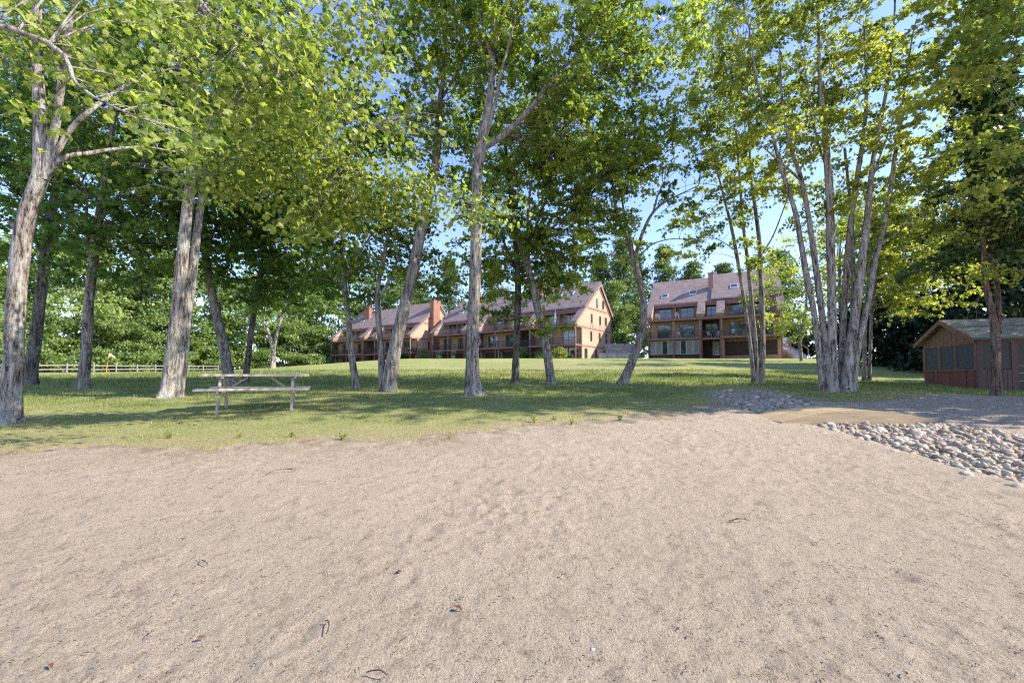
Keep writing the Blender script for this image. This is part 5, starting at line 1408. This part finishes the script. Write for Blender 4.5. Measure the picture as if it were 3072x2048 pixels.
# ------------------------------------------------------------------ the rocky channel
def stones():
    g = rng(21)
    kinds = []
    for q in range(14):
        nu, nv = (8, 5) if q < 7 else (6, 4); V = [(0, 0, -1)]; F3 = []
        for i in range(1, nv):
            for j in range(nu):
                t, p = math.pi * i / nv, 2 * math.pi * j / nu + .3 * (i % 2)
                V.append((math.sin(t) * math.cos(p), math.sin(t) * math.sin(p), -math.cos(t)))
        V.append((0, 0, 1)); V = np.array(V)
        V *= (1 + .22 * g.normal(size=(len(V), 1)).clip(-1.3, 1.3))
        V = V * np.array([1, g.uniform(.65, .9), g.uniform(.5, .75)])
        for j in range(nu):
            F3.append((0, 1 + (j + 1) % nu, 1 + j))
            for i in range(nv - 2):
                a, b = 1 + i * nu + j, 1 + i * nu + (j + 1) % nu; F3 += [(a, b, b + nu), (a, b + nu, a + nu)]
            F3.append((len(V) - 1, len(V) - 1 - nu + j, len(V) - 1 - nu + (j + 1) % nu))
        kinds.append((V, np.array(F3)))
    items = []
    for k in range(6800):
        y = 2.3 + (15.0 - 2.3) * g.uniform() ** 1.0
        xl, xr = swale_edges(y)
        x = g.uniform(xl - .1, xr + .1) + g.normal(0, .12)
        if 7.72 < y < 8.8 and 4.75 < x < 7.75: continue
        if (13.2 < y < 14.4 and abs(x - 7.5) < .5) or abs(x / y) > 1.75: continue
        s = float(np.clip(g.lognormal(math.log(.045), .36), .026, .095))
        z = float(ground(x, y)) - .075 + s * .2 + .02 * g.uniform() + (.03 * g.uniform() if xl + .3 < x < xr - .3 else 0)
        items.append((x, y, z, s, g.uniform(0, 6.28), g.normal(0, .3), g.normal(0, .3), int(g.integers(0, 7)), g.uniform(.01, 1)))
    def seen(it):                    # apparent size as seen from the beach; stones beyond the picture's edge rank last
        return it[3] / it[1] * (.2 if abs(it[0] / it[1]) > 1.22 else 1)
    items.sort(key=lambda i: -seen(i))
    bed = []
    X0, Y0 = 5.0, 2.0
    ys = np.linspace(2.0, 15, 60); ts = np.linspace(-.05, 1.05, 14)
    yy = np.repeat(ys[:, None], 14, 1); xl, xr = swale_edges(ys)
    xx = xl[:, None] + (xr - xl)[:, None] * ts[None]
    zz = ground(xx, yy) - .045 - .03 * (np.abs(ts - .5)[None] > .45)
    i = np.arange(60 * 14).reshape(60, 14)
    F = np.stack([i[:-1, :-1], i[:-1, 1:], i[1:, 1:], i[1:, :-1]], -1).reshape(-1, 4)
    root = link("rock_channel", np_mesh("rock_channel", np.stack([xx.ravel(), yy.ravel(), zz.ravel()], 1), F, M['sand'], True))
    tag(root, "shallow channel filled with rounded river stones", None, None, "structure")
    me = [np_mesh("stone", V, F, M['stone'], True) for V, F in kinds[:7]]
    for it in items[:300]:
        link("stone", me[it[7]], root, it[:3], (it[5], it[6], it[4]), (it[3],) * 3)
    Vs, Fs, ts_, b = [], [], [], 0
    for it in items[300:]:
        V, F = kinds[7 + it[7]]
        c, s = math.cos(it[4]), math.sin(it[4])
        W = V * it[3]; W = np.stack([W[:, 0] * c - W[:, 1] * s, W[:, 0] * s + W[:, 1] * c, W[:, 2] + W[:, 0] * it[5] * .5], 1) + np.array(it[:3])
        Vs.append(W); Fs.append(F + b); b += len(W); ts_.append(np.full(len(W), it[8]))
    o = link("small_stones", np_mesh("small_stones", np.vstack(Vs), np.vstack(Fs), M['stone'], True, np.concatenate(ts_)), root); o["kind"] = "stuff"
stones()

# ------------------------------------------------------------------ balcony and garden things
def plastic_chair(label, p, rz, grp="white chairs on the balconies"):
    root = empty("garden_chair", p, rz); tag(root, label, "chair", grp)
    MB().box(-.24, .24, -.24, .22, .40, .44).build("seat", M['white_plastic'], root)
    m = MB()
    for k in range(5): m.hexa([(-.24 + .1 * k, .20, .45), (-.24 + .1 * k + .07, .20, .45), (-.24 + .1 * k + .07, .24, .45), (-.24 + .1 * k, .24, .45), (-.24 + .1 * k, .30, .92), (-.24 + .1 * k + .07, .30, .92), (-.24 + .1 * k + .07, .34, .92), (-.24 + .1 * k, .34, .92)])
    m.box(-.25, .25, .29, .35, .921, .98); m.build("backrest", M['white_plastic'], root)
    for s in (-1, 1):
        for y in (-.2, .2): MB().bar((s * .22, y, .40), (s * .26, y * 1.15, 0), .045).build("leg", M['white_plastic'], root)
        MB().box(s * .27 - .03, s * .27 + .03, -.22, .28, .62, .65).build("armrest", M['white_plastic'], root)

def local(org, ang, u, v, w):
    return (org[0] + u * math.cos(ang) + v * math.sin(ang), org[1] - u * math.sin(ang) + v * math.cos(ang), org[2] + w)
OR_ = (20.0, 62.8, 4.39)
OM_ = (8.96 - 29.0 * math.cos(A_M), 60 + 29.0 * math.sin(A_M), 3.5)
OL_ = (-18.4 - 22.0 * math.cos(A_L), 77 + 22.0 * math.sin(A_L), 3.3)
for lab, u, v, w, rz in (("white chair left of two on the dark middle balcony of the right apartments", 8.2, 1.2, H1 - .15, .4), ("white chair right of two on the dark middle balcony of the right apartments", 9.3, 1.2, H1 - .15, -.5),
                         ("white chair at the left end of the right hand balcony of the right apartments", 11.3, .8, H1, 2.8), ("white chair on the right balcony of the right apartments, farthest right", 16.4, .8, H1, 3.1),
                         ("white chair on the lower left balcony of the right apartments", 4.3, .9, H1, 2.9), ("low white chair at the left of the top left terrace of the right apartments", 1.3, .9, H2, 3.0),
                         ("white chair in the centre of the top left terrace of the right apartments", 4.0, .9, H2, 3.1)):
    plastic_chair(lab, local(OR_, A_R, u, v, w), rz - A_R)

def windsock(label, p):
    root = empty("windsock", p); tag(root, label, "windsock")
    MB().cyl((0, 0, 0), (0, 0, -.5), .14, .15, 10).build("blue_head", M['blue_cloth'], root)
    m = MB()
    for k in range(5):
        a = 1.256 * k; c, s = .11 * math.cos(a), .11 * math.sin(a)
        m.bar((c, s, -.5), (c * 1.4 + .1, s * 1.4, -1.3), .07, .012); m.bar((c * 1.4 + .1, s * 1.4, -1.3), (c + .02, s, -1.9), .06, .012)
    m.build("tail", M['white_cloth'], root)
windsock("white and blue windsock hanging on the middle apartments balcony", local(OM_, A_M, 11.4, -.1, H2 - .4))
windsock("pale windsock above the top terrace by the right gable of the middle apartments", local(OM_, A_M, 25.2, .8, H2 + 2.5))

def planter(label, p, fl, seed):
    g = rng(seed); root = empty("urn_planter", p); tag(root, label, "planter", "urn planters before the middle apartments")
    prof = [(.22, 0), (.24, .06), (.16, .12), (.20, .25), (.36, .5), (.40, .62), (.36, .62), (.30, .55)]
    V, F = [], []; n = 16
    for r, z in prof:
        for i in range(n): V.append((r * math.cos(6.283 * i / n), r * math.sin(6.283 * i / n), z))
    for k in range(len(prof) - 1):
        for i in range(n): F.append((k * n + i, k * n + (i + 1) % n, (k + 1) * n + (i + 1) % n, (k + 1) * n + i))
    link("urn", np_mesh("urn", np.array(V), np.array(F), M['terracotta'], True), root)
    C = in_ball(420, g) * np.array([.42, .42, .45]) + np.array([0, 0, 1.0]); C[:, 2] = np.maximum(C[:, 2], .6)
    V, F = leaf_quads(C, .16 * g.uniform(.7, 1.3, len(C)), g, .3)
    o = link("foliage", np_mesh("foliage", V, F, M['leaf_far'], False, np.repeat(g.uniform(.2, 1, len(C)), 4)), root); o["kind"] = "stuff"
    C = in_ball(60, g, .9) * np.array([.42, .42, .4]) + np.array([0, 0, 1.15])
    V, F = leaf_quads(C, .12 * g.uniform(.7, 1.3, len(C)), g, .3)
    o = link("flowers", np_mesh("flowers", V, F, M[fl], False), root); o["kind"] = "stuff"
for lab, u, sd in (("stone urn with tall flowers, left of the pair before the middle apartments", 3.3, 61), ("stone urn with tall flowers, right of the pair before the middle apartments", 6.6, 62)):
    p = local(OM_, A_M, u, -1.2, 0); planter(lab, (p[0], p[1], float(ground(p[0], p[1]))), 'pink_flower', sd)

def hanging_basket():
    p = local(OL_, A_L, 3.4, -.15, H1 - .35)
    g = rng(64); root = empty("hanging_basket", p); tag(root, "hanging basket of red flowers under the left apartments balcony", "basket")
    V, F = leaf_quads(in_ball(160, g) * np.array([.38, .38, .3]) + np.array([0, 0, -1.0]), .17 * g.uniform(.7, 1.3, 160), g, .3)
    o = link("foliage", np_mesh("foliage", V, F, M['leaf_far'], False, np.repeat(g.uniform(.3, 1, 160), 4)), root); o["kind"] = "stuff"
    V, F = leaf_quads(in_ball(90, g, .9) * np.array([.4, .4, .3]) + np.array([0, 0, -.92]), .15 * g.uniform(.7, 1.3, 90), g, .3)
    o = link("flowers", np_mesh("flowers", V, F, M['red_flower'], False), root); o["kind"] = "stuff"
    MB().cyl((0, 0, -1.35), (0, 0, -1.05), .12, .26, 12).build("pot", M['terracotta'], root)
    m = MB()
    for a in (0, 2.1, 4.2): m.bar((0, 0, 0), (.24 * math.cos(a), .24 * math.sin(a), -1.05), .02)
    m.build("chains", M['rail_dark'], root)
hanging_basket()

def shrub(label, x, y, h, wd, leaf, seed, tint):
    far_tree('shrub', label, x, y, h, wd, leaf, seed, None, 1500, .16, (tint, .2), .08, "shrub", tr=.03)
p = local(OM_, A_M, 26.6, -1.0, 0); shrub("bright green clipped shrub at the corner of the middle apartments gable", p[0], p[1], 1.5, 2.6, 'leaf_yellow', 301, .7)
p = local(OM_, A_M, 24.2, -1.2, 0); shrub("low spreading shrub left of the gable corner of the middle apartments", p[0], p[1], .9, 2.4, 'leaf_far', 302, .5)
p = local(OM_, A_M, 20.6, -1.0, 0); shrub("upright green shrub before the glass doors of the middle apartments", p[0], p[1], 1.7, 1.4, 'leaf_far', 303, .5)
p = local(OR_, A_R, -.9, .2, 0); shrub("tall grassy shrub at the left corner of the right apartments", p[0], p[1], 2.3, 1.8, 'leaf_far', 304, .4)
p = local(OL_, A_L, 20.6, 1.0, 0); shrub("dark rounded shrub at the foot of the brick end chimney", p[0], p[1], 2.4, 4.0, 'leaf_dark', 305, .8)
p = local(OL_, A_L, 23.4, 2.0, 0); shrub("second dark shrub between the left and middle apartments", p[0], p[1], 2.0, 3.0, 'leaf_far', 306, .2)

# ------------------------------------------------------------------ weeds, grass, litter
def weed(label, x, y, h, seed):
    g = rng(seed); z = float(ground(x, y)); root = empty("weed", (x, y, z)); tag(root, label, "weed", "weeds at the edge of the sand")
    parts, C = [], []
    for k in range(5):
        a = g.uniform(0, 6.28); e = np.array([math.cos(a) * h * .35, math.sin(a) * h * .35, h * g.uniform(.6, 1)])
        parts.append(tube(resample(np.array([(0, 0, -.03, .004), (*(e * .5), .003), (*e, .001)]), .05), 4))
        for t in np.linspace(.25, 1, 7): C.append(e * t + g.normal(0, .02, 3))
    V, F = join(parts); link("stem", np_mesh("stem", V, F, M['leaf_yellow'], True, np.full(len(V), .4)), root)
    C = np.array(C); V, F = leaf_quads(C, h * .34 * g.uniform(.7, 1.3, len(C)), g, .5, .3)
    link("leaves", np_mesh("leaves", V, F, M['leaf_yellow'], False, np.repeat(g.uniform(.3, .9, len(C)), 4)), root)
for lab, x, y, h in (("leafy weed, tallest of the group on the sand edge below the curved tree", .42, 7.75, .20), ("pale weed just right of the tallest weed at the sand edge", .78, 7.85, .15), ("bright yellow green weed standing alone in the sand below the curved tree", 1.05, 7.55, .15), ("dark weed at the right end of the sand edge where the turf stops", 2.0, 7.95, .16),
                     ("weed at the turf corner below the thick leaning double trunk", -2.55, 6.45, .17), ("small weed left of the turf corner in the thin grass", -3.4, 6.6, .12), ("weed in the thin grass below the right picnic table leg", -4.15, 6.55, .12), ("sprig of weed beside the leaf shadow under the picnic table", -5.2, 6.5, .14), ("tiny seedling on the open sand left of the tallest weed", -.95, 6.5, .07)):
    weed(lab, x, y, h * .72, int(1000 + x * 10 + y))

def grass():
    g = rng(91)
    n = 420000
    y = 5.0 * (30 / 5.0) ** (g.uniform(size=n) ** .9)
    x = g.uniform(-1.5, 1.5, n) * y
    b = shore(x, y); w = wear(x, y)
    xl, xr = swale_edges(y)
    ok = (b > .02) & (g.uniform(size=n) < 1 - .72 * w) & ~((x > xl - .05) & (x < xr + .05) & (y < 15.0)) & ~((x > 18.7) & (y > 15))
    clump = vnoise(x * 1.3, y * 1.3, 2.0)
    ok &= g.uniform(size=n) < .75 + .4 * clump
    ok |= (g.uniform(size=n) < .22 * np.exp(np.minimum(b, 0) / .35)) & (b > -1.2) & (b < .3) & (x < 3.5) & (vnoise(x * 2.2, y * 2.2, 4.0) > -.1)
    x, y, b, w = x[ok], y[ok], b[ok], w[ok]; n = len(x)
    z = ground(x, y) - .005
    tuft = np.clip(vnoise(x * 4.2, y * 4.2, 3.0) - .35, 0, 1) * 2.2
    h = (.026 + .030 * g.uniform(size=n)) * (1 + .35 * clump[ok] + tuft) * np.clip(y / 9, 1, 2.2) * (1 - .35 * w)
    wd = .0045 * np.clip(y / 6, 1, 4)
    a = g.uniform(0, 6.283, n); lean = g.normal(0, .35, (n, 2)) * h[:, None]
    dx, dy = np.cos(a) * wd, np.sin(a) * wd
    V = np.stack([np.stack([x - dx, y - dy, z], 1), np.stack([x + dx, y + dy, z], 1), np.stack([x + lean[:, 0], y + lean[:, 1], z + h], 1)], 1).reshape(-1, 3)
    F = np.arange(3 * n).reshape(n, 3)
    t = np.clip(g.normal(.30, .18, n) + .55 * w + .18 * vnoise(x * .5, y * .5, 9.0), .01, 1)
    o = link("grass", np_mesh("grass", V, F, M['grass_blade'], False, np.repeat(t, 3)))
    tag(o, "short grass blades of the lawn nearest the beach", "grass", None, "stuff")
grass()

def litter():
    g = rng(95); Vs, Fs, b = [], [], 0
    for k in range(3600):
        y = 1.4 * (9.5 / 1.4) ** g.uniform(); x = g.uniform(-1.35, 1.35) * y
        if float(shore(x, y)) > .4: continue
        L = g.uniform(.006, .022) * (1 if g.uniform() < .93 else 2.4); r = g.uniform(.0009, .0022)
        a = g.uniform(0, 6.28); d = np.array([math.cos(a), math.sin(a), 0]); c = np.array([x, y, float(ground(x, y)) + .012])
        q = g.normal(0, .25) * L * np.array([-d[1], d[0], 0])
        P = np.array([(*(c - d * L / 2), r), (*(c + q + np.array([0, 0, .004])), r), (*(c + d * L / 2), r * .6)])
        V, F = tube(P, 4); Vs.append(V); Fs.append(F + b); b += len(V)
    o = link("plant_litter", np_mesh("plant_litter", np.vstack(Vs), np.vstack(Fs), M['litter'], True)); tag(o, "tiny scattered twigs and dry needles on the sand", "litter", None, "stuff")
litter()

def twig(label, x, y, L, ang, r, seed, forks=1, grp="twigs lying on the sand"):
    r *= .65
    g = rng(seed); z = float(ground(x, y)) + .018; root = empty("twig", (x, y, z), ang); tag(root, label, "twig", grp)
    c = g.normal(0, .12) * L
    P = np.array([(-L / 2, 0, 0, r), (-L * .15, c, .012, r * .95), (L * .2, c * .6, .016, r * .8), (L / 2, -c * .3, .002, r * .4)])
    V, F = tube(resample(P, .03), 6, .1); link("stick", np_mesh("stick", V, F, M['twig'], True), root)
    for k in range(forks):
        s = g.choice((-1, 1)); t = g.uniform(-.2, .3) * L
        P = np.array([(t, c * .7, .014, r * .5), (t + L * .12, c * .7 + s * L * .08, .02, r * .4), (t + L * .2, c * .7 + s * L * .2, .01, r * .2)])
        V, F = tube(resample(P, .03), 5); link("side_shoot", np_mesh("side_shoot", V, F, M['twig'], True), root)
twig("dark curled stick alone on the sand right of centre", 1.86, 3.55, .17, .05, .007, 1, 2)
twig("dark twig at the bottom edge of the sand left of centre", -.60, 1.95, .10, -.2, .0022, 2, 0)
twig("long hair thin twig on the upper left sand", -2.60, 4.85, .30, .8, .0018, 3, 1)
twig("forked thin twig on the lower left sand", -.95, 2.25, .10, 1.9, .002, 4, 1)
twig("thin twig lying on the sand at the left", -2.05, 2.9, .11, -.7, .003, 5, 0)

def dead_leaf(label, x, y, s, ang, seed):
    g = rng(seed); V, F = maple_template(); V = V * np.array([s * .55, s, s * 1.0]); V[:, 2] += s * .5 * np.abs(V[:, 0]) / s + .012 + abs(g.normal(0, .002))
    o = link("dead_leaf", np_mesh("dead_leaf", V, F, M['dead_leaf'], True), None, (x, y, float(ground(x, y)) + .008), (g.normal(0, .2), g.normal(0, .2), ang)); tag(o, label, "dead leaf", "dead leaves on the sand")
for lab, x, y, s in (("red brown dead leaf in the tangle of twigs on the lower middle sand", -.30, 2.42, .09), ("brown dead leaf on the sand left of centre", -.72, 2.78, .08), ("rust coloured dead leaf at the lower left of the sand", -1.55, 2.18, .06), ("dark dead leaf in the lower right sand", 1.75, 1.95, .05), ("brown dead leaf at the bottom right sand above the dark pebble", .9, 2.2, .045), ("dark curled leaf near the lower left corner of the sand", -2.1, 2.0, .06), ("small orange dead leaf on the sand at centre", .32, 2.75, .05)):
    dead_leaf(lab, x, y, s * .6, x * 7, int(500 + 50 * (x + 3)))

def pebble(name, label, x, y, s, mat, seed):
    g = rng(seed); me = bpy.data.meshes.new(name); bm = bmesh.new(); bmesh.ops.create_icosphere(bm, subdivisions=2, radius=1)
    for v in bm.verts: v.co = Vector((v.co.x * 1.2, v.co.y, v.co.z * .6)) * (1 + .12 * math.sin(v.co.x * 4 + seed) + .08 * math.cos(v.co.y * 6))
    bm.to_mesh(me); bm.free(); me.materials.append(mat)
    for p in me.polygons: p.use_smooth = True
    o = link(name, me, None, (x, y, float(ground(x, y)) + s * .3), (0, 0, seed), (s, s, s)); tag(o, label, "pebble", "loose pebbles on the sand")
pebble("pebble", "dark round pebble near the bottom right of the sand", 1.62, 1.86, .018, M['twig'], 1)
pebble("pebble", "small white scrap in a scuff at the bottom centre of the sand", .39, 2.12, .010, M['white_frame'], 2)  # a white scrap, built here with the pebble shape
